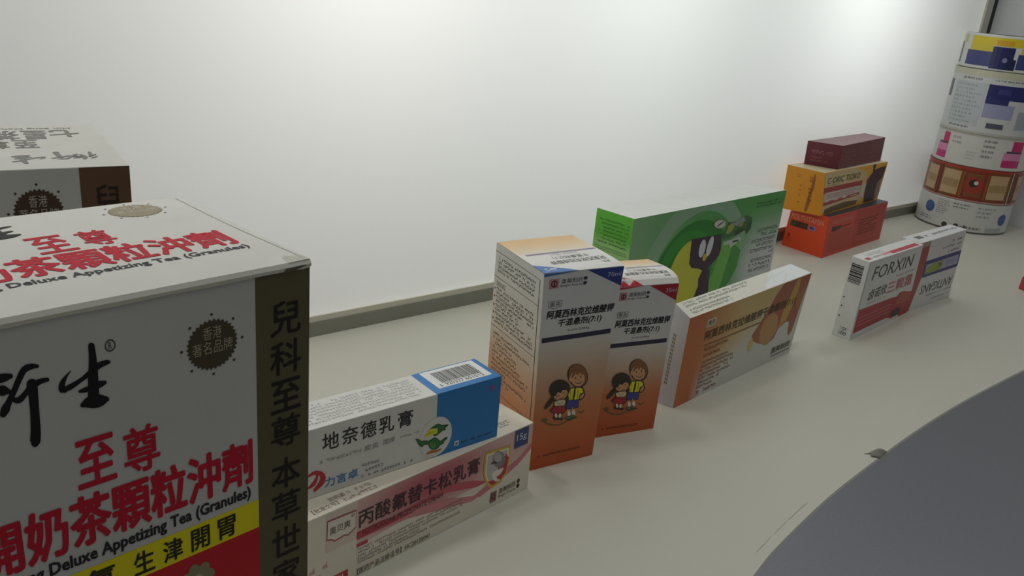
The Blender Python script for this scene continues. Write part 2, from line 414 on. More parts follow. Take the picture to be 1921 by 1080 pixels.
for (x0, y0), (x1, y1) in zip(E2, E2[1:]):
    m.face([(x0, y0+ub, zb), (x1, y1+ub, zb), (x1, y1, zt-.0012), (x0, y0, zt-.0012)], (0, 0, 0))
    m.face([(x0, y0, zt-.0012), (x1, y1, zt-.0012), (x1, y1+.0008, zt), (x0, y0+.0008, zt)], (0, 0, 0))
m.build('edge_band', M_EDGE, shelf, shelf.location, merge=True)
# a sliver of the edge band has broken out and curls up
m = MB()
def sliver(t, k):
    cx, cy = 1.889-0.037*t, 0.7425+0.0295*t
    w = 0.043*(1-0.25*t) if t < 0.5 else 0.043*0.875*max(0.07, 1-(t-0.5)/0.22) if t < 0.72 else 0.003*(1.15-t)/0.43
    return Vector(((cx+(k-0.5)*w)*S, (cy+(k-0.5)*w*0.12)*S, 0.0004+0.0026*math.sin(math.pi*min(1, t*1.15))*(0.3+0.7*k)))
for i in range(16):
    for j in range(5):
        m.face([sliver((i+a)/16, (j+b)/5) for a, b in ((0, 0), (1, 0), (1, 1), (0, 1))], (0, 0, 0))
ch = m.build('edge_chip', plain('torn_edge_band', (128, 127, 118), 0.6, 0.3), shelf, shelf.location, smooth=True, merge=True)
md = ch.modifiers.new('thickness', 'SOLIDIFY'); md.thickness = 0.0005
ch['label'] = 'curled grey sliver broken out of the shelf edge'
m = MB()
for i in range(26):
    if i in (7, 8, 15): continue
    t = i/26; x = (1.295+0.245*t)*S; x2 = x+0.245/26*S*0.92
    yy = lambda q: (0.6921+0.197*(q/S-1.308)-0.12*(q/S-1.308)**2)*S
    m.face([(x, yy(x), 0.00008), (x2, yy(x2), 0.00008), (x2, yy(x2)+0.0003, 0.00008), (x, yy(x)+0.0003, 0.00008)], (0, 0, 0))
m.build('pencil_line', plain('pencil_grey', (150, 148, 140), 0.8, 0.2), shelf, shelf.location)

# ------------------------------------------------------------------ drawings printed on more than one carton
SHENG = [(stroke([(598, 338, 4), (560, 385, 20), (528, 440, 44), (520, 492, 52), (545, 505, 40)]), 0), (stroke([(520, 505, 40), (590, 475, 46), (680, 415, 34), (750, 360, 44), (800, 310, 60), (850, 280, 50), (905, 258, 40), (922, 256, 26)]), 0),
         (stroke([(770, 128, 56), (778, 200, 62), (784, 300, 76), (784, 400, 88), (786, 480, 92), (790, 560, 104)]), 0), (stroke([(668, 512, 22), (705, 502, 40), (770, 478, 48), (840, 448, 58), (885, 432, 34)]), 0),
         (stroke([(692, 628, 40), (740, 608, 92), (800, 596, 116), (860, 584, 96), (900, 576, 48)]), 0)]
YAN = [(stroke([(318, 300, 26), (262, 302, 48), (200, 330, 54), (155, 410, 52), (115, 500, 50), (70, 590, 52), (40, 650, 74), (20, 690, 56)]), 0), (stroke([(112, 575, 40), (160, 575, 54), (215, 520, 46), (270, 462, 60), (340, 425, 46), (405, 410, 34)]), 0),
       (stroke([(268, 450, 96), (282, 560, 84), (294, 700, 82), (302, 840, 90), (298, 930, 92), (296, 945, 70)]), 0), (stroke([(-40, 500, 60), (20, 498, 84), (70, 505, 40)]), 0),
       (stroke([(-60, 420, 60), (20, 395, 70), (84, 380, 40)]), 0), (stroke([(-60, 270, 60), (-90, 420, 60), (-70, 560, 60), (-40, 640, 40)]), 0),
       (stroke([(-210, 330, 20), (-190, 330, 56), (-260, 430, 40)]), 0), (stroke([(-150, 450, 30), (-190, 520, 60), (-270, 620, 30)]), 0), (stroke([(-190, 560, 50), (-195, 700, 56), (-200, 850, 50)]), 0)]
def brush(shapes, col): return [(p, col) for p, _ in shapes]
def unit(shapes):
    """the same drawing scaled to a unit box, y upwards"""
    X = [x for p, _ in shapes for x, y in p]; Y = [y for p, _ in shapes for x, y in p]
    x0, x1, y0, y1 = min(X), max(X), min(Y), max(Y)
    return [([((x-x0)/(x1-x0), 1-(y-y0)/(y1-y0)) for x, y in p], c) for p, c in shapes]
def boxmap(u0, v0, u1, v1): return lambda x, y: (u0+(u1-u0)*x, v0+(v1-v0)*y)

def seal(f, m, cu, cv, ru, rv, dark, pale, line1='香港', line2='著名品牌', layer=2, flat=False, rot=0):
    n = 34
    P = []
    for i in range(2*n):
        k = 1.0 if i % 2 == 0 else 0.90
        P.append((cu+ru*k*math.cos(math.pi*i/n), cv+rv*k*math.sin(math.pi*i/n)))
    f.poly(m, P, dark, layer)
    for i in range(8):
        a = math.pi/4*i+math.pi/2; f.disc(m, cu+ru*1.17*math.cos(a), cv+rv*1.17*math.sin(a), ru*.055, rv*.055, dark, layer, 8)
    f.text(m, line1, cu-ru*.36, cv+rv*.22, cu+ru*.36, cv+rv*.72, pale, layer+1)
    f.text(m, line2, cu-ru*.78, cv-rv*.34, cu+ru*.78, cv+rv*.16, pale, layer+1)

INK = '#1c1c1e'; RED = '#c01630'
BX = {}

# ------------------------------------------------------------------ tea carton in the foreground
WHITE = '#c6c7c1'
P = CORNERS['L']
c = Carton('tea_carton', P, 'large white tea carton with red lettering, yellow band and frayed lid in the left foreground', M_MATTE, 'tea cartons', WHITE)
f, t = c.f, c.t
pr = c.part('printed_bands', 'brown side stripe with yellow and red bands'); lt = c.part('lettering', 'red and black lettering'); br = c.part('brush_lettering', 'black brush lettering')
em = c.part('seal_emblem', 'round dark brown seal with pale characters'); fl = c.part('top_flap', 'white lid flap with a frayed front edge')
STRIP = '#615a40'
f.rect(pr, 0.884, 0.0, 0.999, 0.9985, STRIP, 1)
f.rect(pr, 0.0, 0.5745, 0.884, 0.626, '#e6da16', 1)
f.rect(pr, 0.0, 0.0, 0.884, 0.5745, '#c4202c', 1)
for k, (g, v) in enumerate(zip('兒科至尊本草世家', (0.926, 0.861, 0.796, 0.734, 0.657, 0.594, 0.526, 0.46))):
    f.text(lt, g, 0.914, v-0.028, 0.979, v+0.026, '#211e17', 3, 0.018)
f.text(lt, '至', 0.556, 0.752, 0.616, 0.822, RED, 3, 0.035); f.text(lt, '尊', 0.632, 0.748, 0.692, 0.818, RED, 3, 0.03)
f.text(lt, '開奶茶顆粒沖劑', 0.405, 0.664, 0.870, 0.740, RED, 3, 0.032)
f.text(lt, 'Hin Sang Deluxe Appetizing Tea (Granules)', 0.395, 0.632, 0.866, 0.657, '#26262a', 3, 0.035)
f.text(lt, '消滯氣', 0.44, 0.583, 0.602, 0.619, '#2a2a1c', 3, 0.03)
for g, u in zip('生津開胃', (0.634, 0.688, 0.742, 0.796)): f.text(lt, g, u, 0.581, u+0.036, 0.618, '#2a2a1c', 3, 0.03)
T = aff(((530, 480), (770, 120), (800, 640)), ((0.547, 0.904), (0.595, 0.952), (0.592, 0.866)))
f.mapped(br, T, brush(SHENG, '#141416'), 2)
T = aff(((300, 300), (300, 950), (0, 400)), ((0.512, 0.941), (0.499, 0.838), (0.463, 0.936)))
f.mapped(br, T, brush(YAN, '#141416'), 2)
f.ring(br, 0.6235, 0.9455, 0.0085, 0.0085, 0.22, '#4a4a46', 2); f.text(br, 'R', 0.6205, 0.9405, 0.6265, 0.9505, '#4a4a46', 2)
seal(f, em, 0.7985, 0.911, 0.049, 0.039, '#4d4632', '#a9a184')
# a gilt blossom printed on the red field
bl = c.part('blossom_emblem', 'pale gilt blossom on the red field')
for k in range(7):
    a = 2*math.pi*k/7; f.disc(bl, 0.75+0.022*math.cos(a), 0.527+0.017*math.sin(a), 0.014, 0.012, '#8f8768', 2+k*0.1, 16, a)
f.disc(bl, 0.75, 0.527, 0.012, 0.010, '#b8ad83', 3, 16)
# lid
rl = random.Random(5)
t.lift = 0.0; t.bulge = lambda u, v: 0.0005+0.0015*(1-v)
t.grid(fl, lin('#d6d7d1'), 8)
n = 60; yl = lin('#d4d4c2'); pale = lin('#dcdcd2')
for i in range(n):
    a, b = i/n, (i+1)/n
    fr = lambda u: 0.0005*math.sin(u*37)+(0.0 if u < 0.93 else 0.0010*math.sin(u*210)+0.0008*math.sin(u*530))
    p = [t.at(a, 0), t.at(b, 0)]
    # the folded edge of the lid, seen as a pale strip above the front panel
    q = [f.at(a, 0.998+fr(a), 0.0005), f.at(b, 0.998+fr(b), 0.0005)]
    k = [f.at(a, 1.004, 0.0008), f.at(b, 1.004, 0.0008)]
    fl.face([q[0], q[1], k[1], k[0]], yl); fl.face([k[0], k[1], p[1], p[0]], pale)
t.text(lt, '至', 0.62, 0.49, 0.683, 0.685, RED, 2, 0.035); t.text(lt, '尊', 0.705, 0.50, 0.762, 0.685, RED, 2, 0.03)
t.text(lt, '開奶茶顆粒沖劑', 0.395, 0.285, 0.940, 0.474, RED, 2, 0.032)
t.text(lt, 'Hin Sang Deluxe Appetizing Tea (Granules)', 0.405, 0.208, 0.944, 0.262, '#3a3c40', 2, 0.03)
t.mapped(br, boxmap(0.525, 0.72, 0.632, 0.92), brush(unit(SHENG), '#2a2a2a'), 2)
seal(t, em, 0.872, 0.865, 0.056, 0.092, '#9c937a', '#cfccbd', layer=2)
for k in range(7):   # frayed paper fibres at the lifted corner
    u = 0.955+0.006*k; t.poly(fl, [(u, -0.004), (u+0.008, -0.002), (u+0.005+0.004*rl.random(), 0.05+0.03*rl.random()), (u+0.001, 0.04)], '#b9b9ad' if k % 2 else '#c6c6bb', 1+k*0.2)
f.poly(fl, [(0.937, 0.9975), (0.962, 0.9985), (0.990, 1.003), (0.975, 1.0045), (0.955, 1.003), (0.946, 1.0035)], '#5f5c45', 14)
t.line(fl, [(0.993, 0.02), (0.985, 0.5), (0.99, 0.98)], 0.002, '#a3a59d', 1, (t.P[1]-t.P[0]).length/(t.P[3]-t.P[0]).length)
c.finish()

# ------------------------------------------------------------------ second tea carton, turned, behind it
c = Carton('tea_carton', CORNERS['M'], 'white tea carton with grey upside-down lettering on its lid, behind the larger foreground carton', M_MATTE, 'tea cartons', WHITE)
f, t = c.f, c.t
pr = c.part('side_stripe', 'brown stripe down the front panel'); lt = c.part('lettering'); br = c.part('brush_lettering', 'grey brush lettering upside down'); em = c.part('seal_emblem', 'round brown seal with pale characters')
f.rect(pr, 0.8805, 0.0, 0.999, 0.999, '#654a37', 1)
f.text(lt, '兒', 0.911, 0.895, 0.975, 0.962, '#2d241d', 3, 0.018)
for g, v in zip('科至尊本草世家', (0.85, 0.78, 0.71, 0.62, 0.55, 0.48, 0.41)): f.text(lt, g, 0.911, v-0.03, 0.975, v+0.03, '#2d241d', 3, 0.018)
seal(f, em, 0.783, 0.913, 0.057, 0.048, '#4c382c', '#b5ada1')
GREY = '#7d7e7a'
t.text(lt, 'Hin Sang Deluxe', 0.712, 0.86, 0.928, 0.905, '#85837a', 2, 0.01, rot=180)
t.text(lt, '七', 0.865, 0.655, 0.94, 0.83, GREY, 2, 0.035, rot=180); t.text(lt, '星', 0.795, 0.62, 0.858, 0.825, GREY, 2, 0.03, rot=180)
t.text(lt, '茶', 0.72, 0.62, 0.786, 0.825, GREY, 2, 0.03, rot=180)
t.text(lt, '至', 0.763, 0.42, 0.822, 0.6, GREY, 2, 0.03, rot=180); t.text(lt, '尊', 0.69, 0.42, 0.752, 0.6, GREY, 2, 0.03, rot=180)
t.mapped(br, boxmap(0.944, 0.32, 0.832, 0.15), brush(unit(YAN), GREY), 2)
t.mapped(br, boxmap(0.822, 0.265, 0.742, 0.10), brush(unit(SHENG), GREY), 2)
c.finish()

# ------------------------------------------------------------------ the two ointment cartons
c = Carton('ointment_carton', CORNERS['K'], 'cream and pink ointment carton with a gold shield, lying under the white and blue one', M_BOARD, 'ointment cartons', '#dcd6c6')
f, t = c.f, c.t
PINK = '#c5707c'
pr = c.part('printed_swoosh', 'rose pink swoosh across the front'); lt = c.part('lettering'); em = c.part('shield_emblem', 'gold rimmed shield with a grey and red swirl')
lb = c.part('weight_label', 'small dark blue square with white figures'); bu = c.part('speech_bubble_mark', 'red outlined bubble with black characters')
def pinkish(u, v):
    k = max(0.0, min(1.0, 0.35+0.65*math.sin(max(0, min(1, (u-0.2)/0.62))*math.pi)))*max(0, min(1, 1.25-abs(v-0.78)*2.2))
    a, b = lin('#d9c3b8'), lin('#b25464'); return tuple(x+(y-x)*k for x, y in zip(a, b))
f.grid(pr, pinkish, 14, 0.205, 0.998, 0.42, 0.985, 1)
f.grid(pr, lambda u, v: lin('#d5c3b6'), 4, 0.09, 0.205, 0.50, 0.975, 1)
f.poly(pr, [(0.205, 0.40), (0.36, 0.45), (0.56, 0.44), (0.74, 0.36), (0.90, 0.45), (0.998, 0.62), (0.998, 0.40), (0.80, 0.25), (0.60, 0.2), (0.205, 0.2)], '#ddd5c8', 2)
f.poly(pr, [(0.24, 0.52), (0.40, 0.55), (0.575, 0.55), (0.72, 0.42), (0.78, 0.42), (0.70, 0.54), (0.60, 0.63), (0.45, 0.60)], '#bb4f5d', 2.4)
f.poly(pr, [(0.24, 0.50), (0.45, 0.52), (0.575, 0.46), (0.74, 0.27), (0.70, 0.24), (0.53, 0.36), (0.40, 0.45)], '#c77f84', 3)
f.poly(pr, [(0.70, 0.30), (0.83, 0.44), (0.94, 0.56), (0.998, 0.70), (0.998, 0.62), (0.93, 0.46), (0.80, 0.30), (0.74, 0.25)], '#c77480', 3.2)
f.rect(pr, 0.203, 0.485, 0.30, 0.585, '#b13a4b', 3.5); f.poly(pr, [(0.30, 0.585), (0.30, 0.485), (0.44, 0.50)], '#b13a4b', 3.5)
f.rect(pr, 0.203, 0.385, 0.245, 0.43, '#b13a4b', 3.5)
f.text(lt, '丙酸氟替卡松乳膏', 0.209, 0.628, 0.727, 0.85, '#241c20', 5, 0.008)
f.text(lt, 'FLUTICASONE PROPIONATE CREAM', 0.225, 0.515, 0.557, 0.585, '#4e2c33', 5, 0.0)
f.micro(lt, 0.207, 0.15, 0.66, 0.37, 5, '#93897e', 3, 0.5, 4)
f.text(lt, '【医药产品注册证号】HC20120041', 0.205, 0.02, 0.505, 0.10, '#3a3433', 4)
f.text(lt, '澳美制药', 0.835, 0.145, 0.925, 0.225, '#3a2b30', 5, 0.006); f.text(lt, 'Bright Future', 0.836, 0.075, 0.925, 0.13, '#3a2b30', 5)
f.rect(lt, 0.793, 0.07, 0.825, 0.22, '#8c5a5c', 4); f.ring(lt, 0.809, 0.15, 0.010, 0.045, 0.35, '#4b2a2e', 5)
f.disc(lt, 0.94, 0.20, 0.008, 0.032, '#38282c', 4); f.disc(lt, 0.94, 0.125, 0.008, 0.032, '#38282c', 4)
f.rect(lt, 0.118, 0.02, 0.17, 0.16, '#b52234', 3); f.text(lt, '外', 0.128, 0.035, 0.16, 0.14, '#e8e0da', 4, 0.01)
f.micro(lt, 0.03, 0.03, 0.11, 0.42, 3, '#c9a49c', 9, 0.8, 2, 0.022)
T = aff(((1145, 300), (1305, 265), (1190, 520)), ((0.749, 0.869), (0.88, 0.781), (0.799, 0.296)))
sh = [(1148, 300), (1230, 272), (1308, 248), (1304, 340), (1284, 430), (1240, 490), (1186, 524), (1150, 490), (1136, 440), (1140, 370)]
ins = lambda P, k: [(1218+(x-1218)*k, 385+(y-385)*k) for x, y in P]
f.mapped(em, T, [(sh, '#c9a53a'), (ins(sh, 0.86), '#e7dfc4'), (ins(sh, 0.78), '#b9b3ae'), ([(1275, 300), (1296, 330), (1276, 425), (1236, 476), (1190, 505), (1160, 480), (1200, 470), (1232, 430), (1225, 390), (1262, 360)], '#b02c38'),
                     (ell(1232, 340, 40, 52), '#7e7a7a'), (ell(1226, 326, 26, 30), '#a9a5a3'), (stroke([(1182, 368, 6), (1198, 360, 14), (1216, 362, 8)]), '#3b3638'), (stroke([(1255, 400, 14), (1225, 425, 36), (1200, 440, 30), (1215, 470, 22), (1235, 470, 8)]), '#ddd9d2')], 4)
f.rect(lb, 0.902, 0.725, 0.974, 0.985, '#2b3f78', 4); f.text(lb, '15g', 0.912, 0.80, 0.964, 0.92, '#d9dbe2', 5)
f.poly(bu, [(0.092, 0.655), (0.094, 0.90), (0.2, 0.885), (0.2, 0.655), (0.17, 0.60), (0.155, 0.62), (0.12, 0.60), (0.11, 0.635)], '#a5505a', 3)
f.poly(bu, [(0.0945, 0.672), (0.0965, 0.882), (0.1975, 0.867), (0.1975, 0.672), (0.168, 0.62), (0.155, 0.64), (0.12, 0.622), (0.112, 0.652)], '#ddd4c8', 4)
f.text(bu, '奥贝爽', 0.102, 0.705, 0.178, 0.80, '#3a2a2c', 5, 0.004); f.ring(bu, 0.187, 0.84, 0.006, 0.022, 0.25, '#8a4a50', 5); f.text(bu, 'R', 0.185, 0.83, 0.189, 0.85, '#8a4a50', 5)
t.micro(lt, 0.868, 0.22, 0.93, 0.42, 3, '#5a5650', 4, 0.8, 1)
t.text(lt, '【批准文号】', 0.06, 0.08, 0.15, 0.20, '#6d5650', 1); t.text(lt, '说明书', 0.13, 0.22, 0.19, 0.34, '#6d5650', 1); t.micro(lt, 0.17, 0.06, 0.30, 0.34, 2, '#b09a90', 8, 0.8, 1)
c.finish()

c = Carton('ointment_carton', CORNERS['J'], 'white ointment carton with a blue end and barcode, stacked on the pink striped one', M_BOARD, 'ointment cartons', '#d3d3ce')
f, t = c.f, c.t
pr = c.part('blue_end', 'bright blue printed end'); lt = c.part('lettering'); bc = c.part('barcode', 'white panel with black bars'); em = c.part('bird_drawing', 'green and yellow bird in a white circle')
lg = c.part('logo_mark', 'red swoosh mark'); se = c.part('warning_mark', 'small red character')
BLUE = '#1f75b8'
f.rect(pr, 0.731, 0.0, 0.999, 0.999, BLUE, 1); t.rect(pr, 0.727, 0.0, 0.999, 0.999, BLUE, 1); c.r.rect(pr, 0, 0, 1, 1, BLUE, 1)
f.disc(em, 0.7315, 0.325, 0.0655, 0.315, '#d3d3ce', 2)
T = aff(((755, 600), (970, 490), (830, 690)), ((0.651, 0.375), (0.778, 0.474), (0.698, 0.104)))
G1, G2 = '#1e6b2b', '#12431c'
f.mapped(em, T, [(stroke([(832, 690, 12), (862, 678, 20), (895, 674, 14), (922, 662, 12)]), '#b86a26'),
                     ([(752, 588), (770, 590), (788, 602), (815, 600), (842, 602), (862, 590), (880, 578), (905, 590), (918, 604), (930, 598), (950, 582), (972, 574), (966, 592), (948, 606), (944, 622), (920, 634), (908, 652), (890, 664), (862, 664), (846, 650), (838, 628), (812, 630), (798, 646), (786, 642), (772, 628)], G2),
                     ([(760, 594), (788, 607), (815, 605), (845, 607), (866, 596), (882, 586), (900, 596), (914, 610), (934, 603), (955, 586), (962, 584), (944, 602), (938, 618), (914, 630), (902, 648), (886, 658), (864, 658), (852, 646), (846, 622), (812, 624), (796, 638), (788, 636), (776, 624)], G1),
                     ([(845, 622), (866, 612), (884, 622), (888, 645), (874, 656), (858, 650)], '#4f8a44'), (stroke([(858, 628, 3), (870, 624, 4), (876, 634, 4), (868, 640, 3)]), G2),
                     ([(848, 522), (872, 505), (890, 492), (905, 486), (930, 496), (976, 489), (968, 504), (950, 516), (958, 528), (934, 534), (918, 548), (896, 566), (876, 572), (866, 556)], G2),
                     ([(856, 524), (878, 508), (906, 492), (930, 501), (962, 496), (942, 514), (946, 524), (928, 530), (912, 544), (894, 560), (880, 564), (872, 550)], G1),
                     ([(810, 582), (822, 556), (838, 532), (858, 520), (880, 520), (902, 536), (896, 552), (872, 560), (846, 568), (828, 580)], '#d8cf26'), (stroke([(822, 566, 2), (850, 548, 4), (890, 540, 3)]), '#8a8420'), (ell(893, 522, 6, 7), '#e4e4da'), (ell(894, 522, 3, 4), '#141414')], 3)
for g, u in zip('地奈德乳膏', (0.314, 0.380, 0.445, 0.510, 0.580)): f.text(lt, g, u, 0.645, u+0.055, 0.885, '#1d1d20', 2, 0.016)
f.micro(lt, 0.305, 0.455, 0.45, 0.53, 1, '#a5a5a2', 12, 1, 2); f.text(lt, '皮炎', 0.458, 0.455, 0.51, 0.54, '#77777a', 2); f.text(lt, '湿疹', 0.525, 0.465, 0.572, 0.545, '#77777a', 2); f.micro(lt, 0.59, 0.47, 0.672, 0.53, 1, '#b0b0ac', 13, 1, 2)
f.micro(lt, 0.449, 0.21, 0.525, 0.285, 1, '#8a8a8c', 14, 1, 2); f.micro(lt, 0.449, 0.125, 0.53, 0.20, 1, '#8a8a8c', 15, 1, 2); f.micro(lt, 0.449, 0.045, 0.655, 0.115, 1, '#8a8a8c', 16, 1, 2)
f.text(lt, '力言卓', 0.322, 0.095, 0.437, 0.235, '#2a78b4', 2, 0.015)
f.rect(lt, 0.811, 0.075, 0.829, 0.155, '#d6dde2', 3); f.disc(lt, 0.82, 0.11, 0.006, 0.02, '#3a7fb0', 4); f.micro(lt, 0.838, 0.075, 0.978, 0.125, 1, '#14304c', 17, 1, 2)
T2 = aff(((25, 950), (135, 890), (30, 830)), ((0.265, 0.121), (0.319, 0.172), (0.268, 0.375)))
f.mapped(lg, T2, [(stroke([(28, 845, 10), (70, 820, 24), (110, 825, 34), (128, 850, 36), (115, 890, 34), (70, 940, 18)]), '#b82430'), (stroke([(22, 930, 8), (55, 905, 22), (80, 870, 20), (88, 838, 12)]), '#b82430')], 3)
f.text(se, '外', 0.951, 0.80, 0.972, 0.905, '#c8303c', 3, 0.02)
t.rect(bc, 0.756, 0.175, 0.980, 0.965, '#dfe1e0', 2)
rb = random.Random(11); u = 0.79
while u < 0.955:
    w = rb.choice((0.0011, 0.0011, 0.0021, 0.0032)); t.rect(bc, u, 0.36, u+w, 0.85, '#17171a', 3); u += w+rb.choice((0.0012, 0.0012, 0.0022, 0.003))
t.text(bc, '6', 0.772, 0.22, 0.779, 0.34, '#17171a', 3); t.text(bc, '920327', 0.793, 0.22, 0.868, 0.34, '#17171a', 3); t.text(bc, '601015', 0.876, 0.22, 0.953, 0.34, '#17171a', 3)
t.micro(lt, 0.27, 0.12, 0.70, 0.88, 7, '#b4b4b2', 21, 0.6, 1, 0.011)
c.finish()

# ------------------------------------------------------------------ the two syrup cartons
def kids():
    O = '#33241c'; skin = '#d09a6c'
    s = [(stroke([(150, 685, 8), (205, 715, 14), (280, 722, 10), (340, 700, 12), (440, 660, 8)]), '#6b5a34'), (ell(182, 685, 20, 16), '#6b5a34'), (stroke([(440, 612, 5), (470, 625, 12), (494, 604, 6)]), '#6b5a34')]
    # boy
    s += [(stroke([(362, 590, 26), (372, 640, 24)]), skin), (stroke([(405, 590, 26), (408, 635, 24)]), skin), (stroke([(372, 625, 24), (374, 645, 22)]), '#dcd8cc'), (stroke([(408, 620, 24), (410, 640, 22)]), '#dcd8cc'),
          (ell(366, 668, 28, 16), O), (ell(400, 655, 26, 15), O), (ell(366, 665, 22, 11), '#5b6a4a'), (ell(402, 652, 20, 10), '#5b6a4a'),
          ([(348, 530), (452, 522), (446, 585), (406, 596), (398, 572), (392, 598), (346, 600)], O), ([(353, 535), (447, 527), (441, 581), (409, 590), (399, 560), (388, 592), (351, 595)], '#34418c'),
          (stroke([(470, 440, 28), (488, 485, 22), (462, 520, 20)]), O), (stroke([(470, 442, 20), (482, 484, 15), (464, 512, 13)]), skin),
          ([(358, 462), (385, 438), (460, 426), (484, 440), (486, 478), (462, 484), (450, 526), (360, 536)], O), ([(364, 466), (388, 443), (458, 432), (478, 444), (479, 472), (456, 478), (445, 520), (366, 530)], '#ded61c'),
          (stroke([(418, 440, 10), (412, 485, 16), (402, 528, 10)]), O), (stroke([(385, 448, 4), (380, 525, 4)]), '#8a8416'), (stroke([(444, 438, 4), (436, 520, 4)]), '#8a8416'),
          (ell(440, 345, 78, 88, 32, -0.25), O), (ell(442, 340, 71, 80, 32, -0.25), '#8a5a33'), (ell(438, 362, 60, 64, 30, -0.2), O), (ell(438, 363, 56, 60, 30, -0.2), skin),
          (ell(386, 372, 14, 20), skin), ([(388, 370), (400, 320), (440, 296), (490, 300), (505, 350), (492, 340), (484, 318), (470, 342), (456, 316), (440, 345), (425, 326), (408, 350)], '#8a5a33'),
          (ell(420, 362, 5, 8), O), (ell(462, 350, 5, 8), O), (stroke([(415, 392, 3), (445, 402, 6), (474, 382, 3)]), O), (ell(444, 374, 7, 5), '#b9764f')]
    # girl
    s += [(ell(300, 452, 82, 70, 30, -0.55), O), (stroke([(246, 520, 26), (215, 560, 30), (188, 592, 20)]), O), (stroke([(352, 480, 20), (356, 520, 24), (350, 545, 16)]), O), (ell(306, 486, 60, 42, 30, -0.5), O), (ell(306, 487, 56, 38, 30, -0.5), skin),
          ([(252, 500), (262, 455), (300, 425), (352, 440), (350, 452), (320, 455), (306, 478), (285, 470), (268, 500)], '#2c211d'), (stroke([(272, 497, 3), (284, 500, 5), (296, 494, 3)]), O), (stroke([(316, 478, 3), (328, 474, 5), (340, 466, 3)]), O), (stroke([(296, 518, 3), (312, 516, 5), (330, 502, 3)]), O), (ell(278, 512, 10, 6), '#c77a5c'), (ell(338, 488, 9, 6), '#c77a5c'),
          (stroke([(262, 610, 22), (270, 665, 20)]), skin), (stroke([(300, 605, 22), (292, 660, 20)]), skin),
          ([(248, 545), (275, 528), (335, 518), (348, 540), (330, 575), (258, 585)], O), ([(254, 548), (278, 534), (332, 524), (342, 541), (326, 570), (262, 579)], '#d8c8a2'), (stroke([(275, 540, 8), (292, 560, 14), (322, 535, 8)]), '#b9a57c'),
          ([(256, 576), (330, 568), (352, 600), (322, 632), (262, 645), (218, 615)], O), ([(260, 581), (327, 573), (344, 600), (318, 626), (264, 638), (227, 613)], '#a51f28'), (stroke([(285, 580, 3), (275, 632, 3)]), '#701218'), (stroke([(310, 578, 3), (314, 622, 3)]), '#701218'),
          (ell(264, 668, 24, 12), O), (ell(300, 670, 22, 12), O), (stroke([(264, 640, 18), (266, 655, 17)]), '#dcd8cc'), (stroke([(296, 640, 18), (294, 655, 17)]), '#dcd8cc')]
    return s
KIDS = kids()
TKA = aff(((440, 335), (440, 660), (285, 690)), ((0.574, 0.476), (0.657, 0.241), (0.365, 0.244)))
def TKB(x, y):
    u, v = TKA(x, y); return 0.565+(u-0.574)*1.06, 0.45+(v-0.476)*1.2

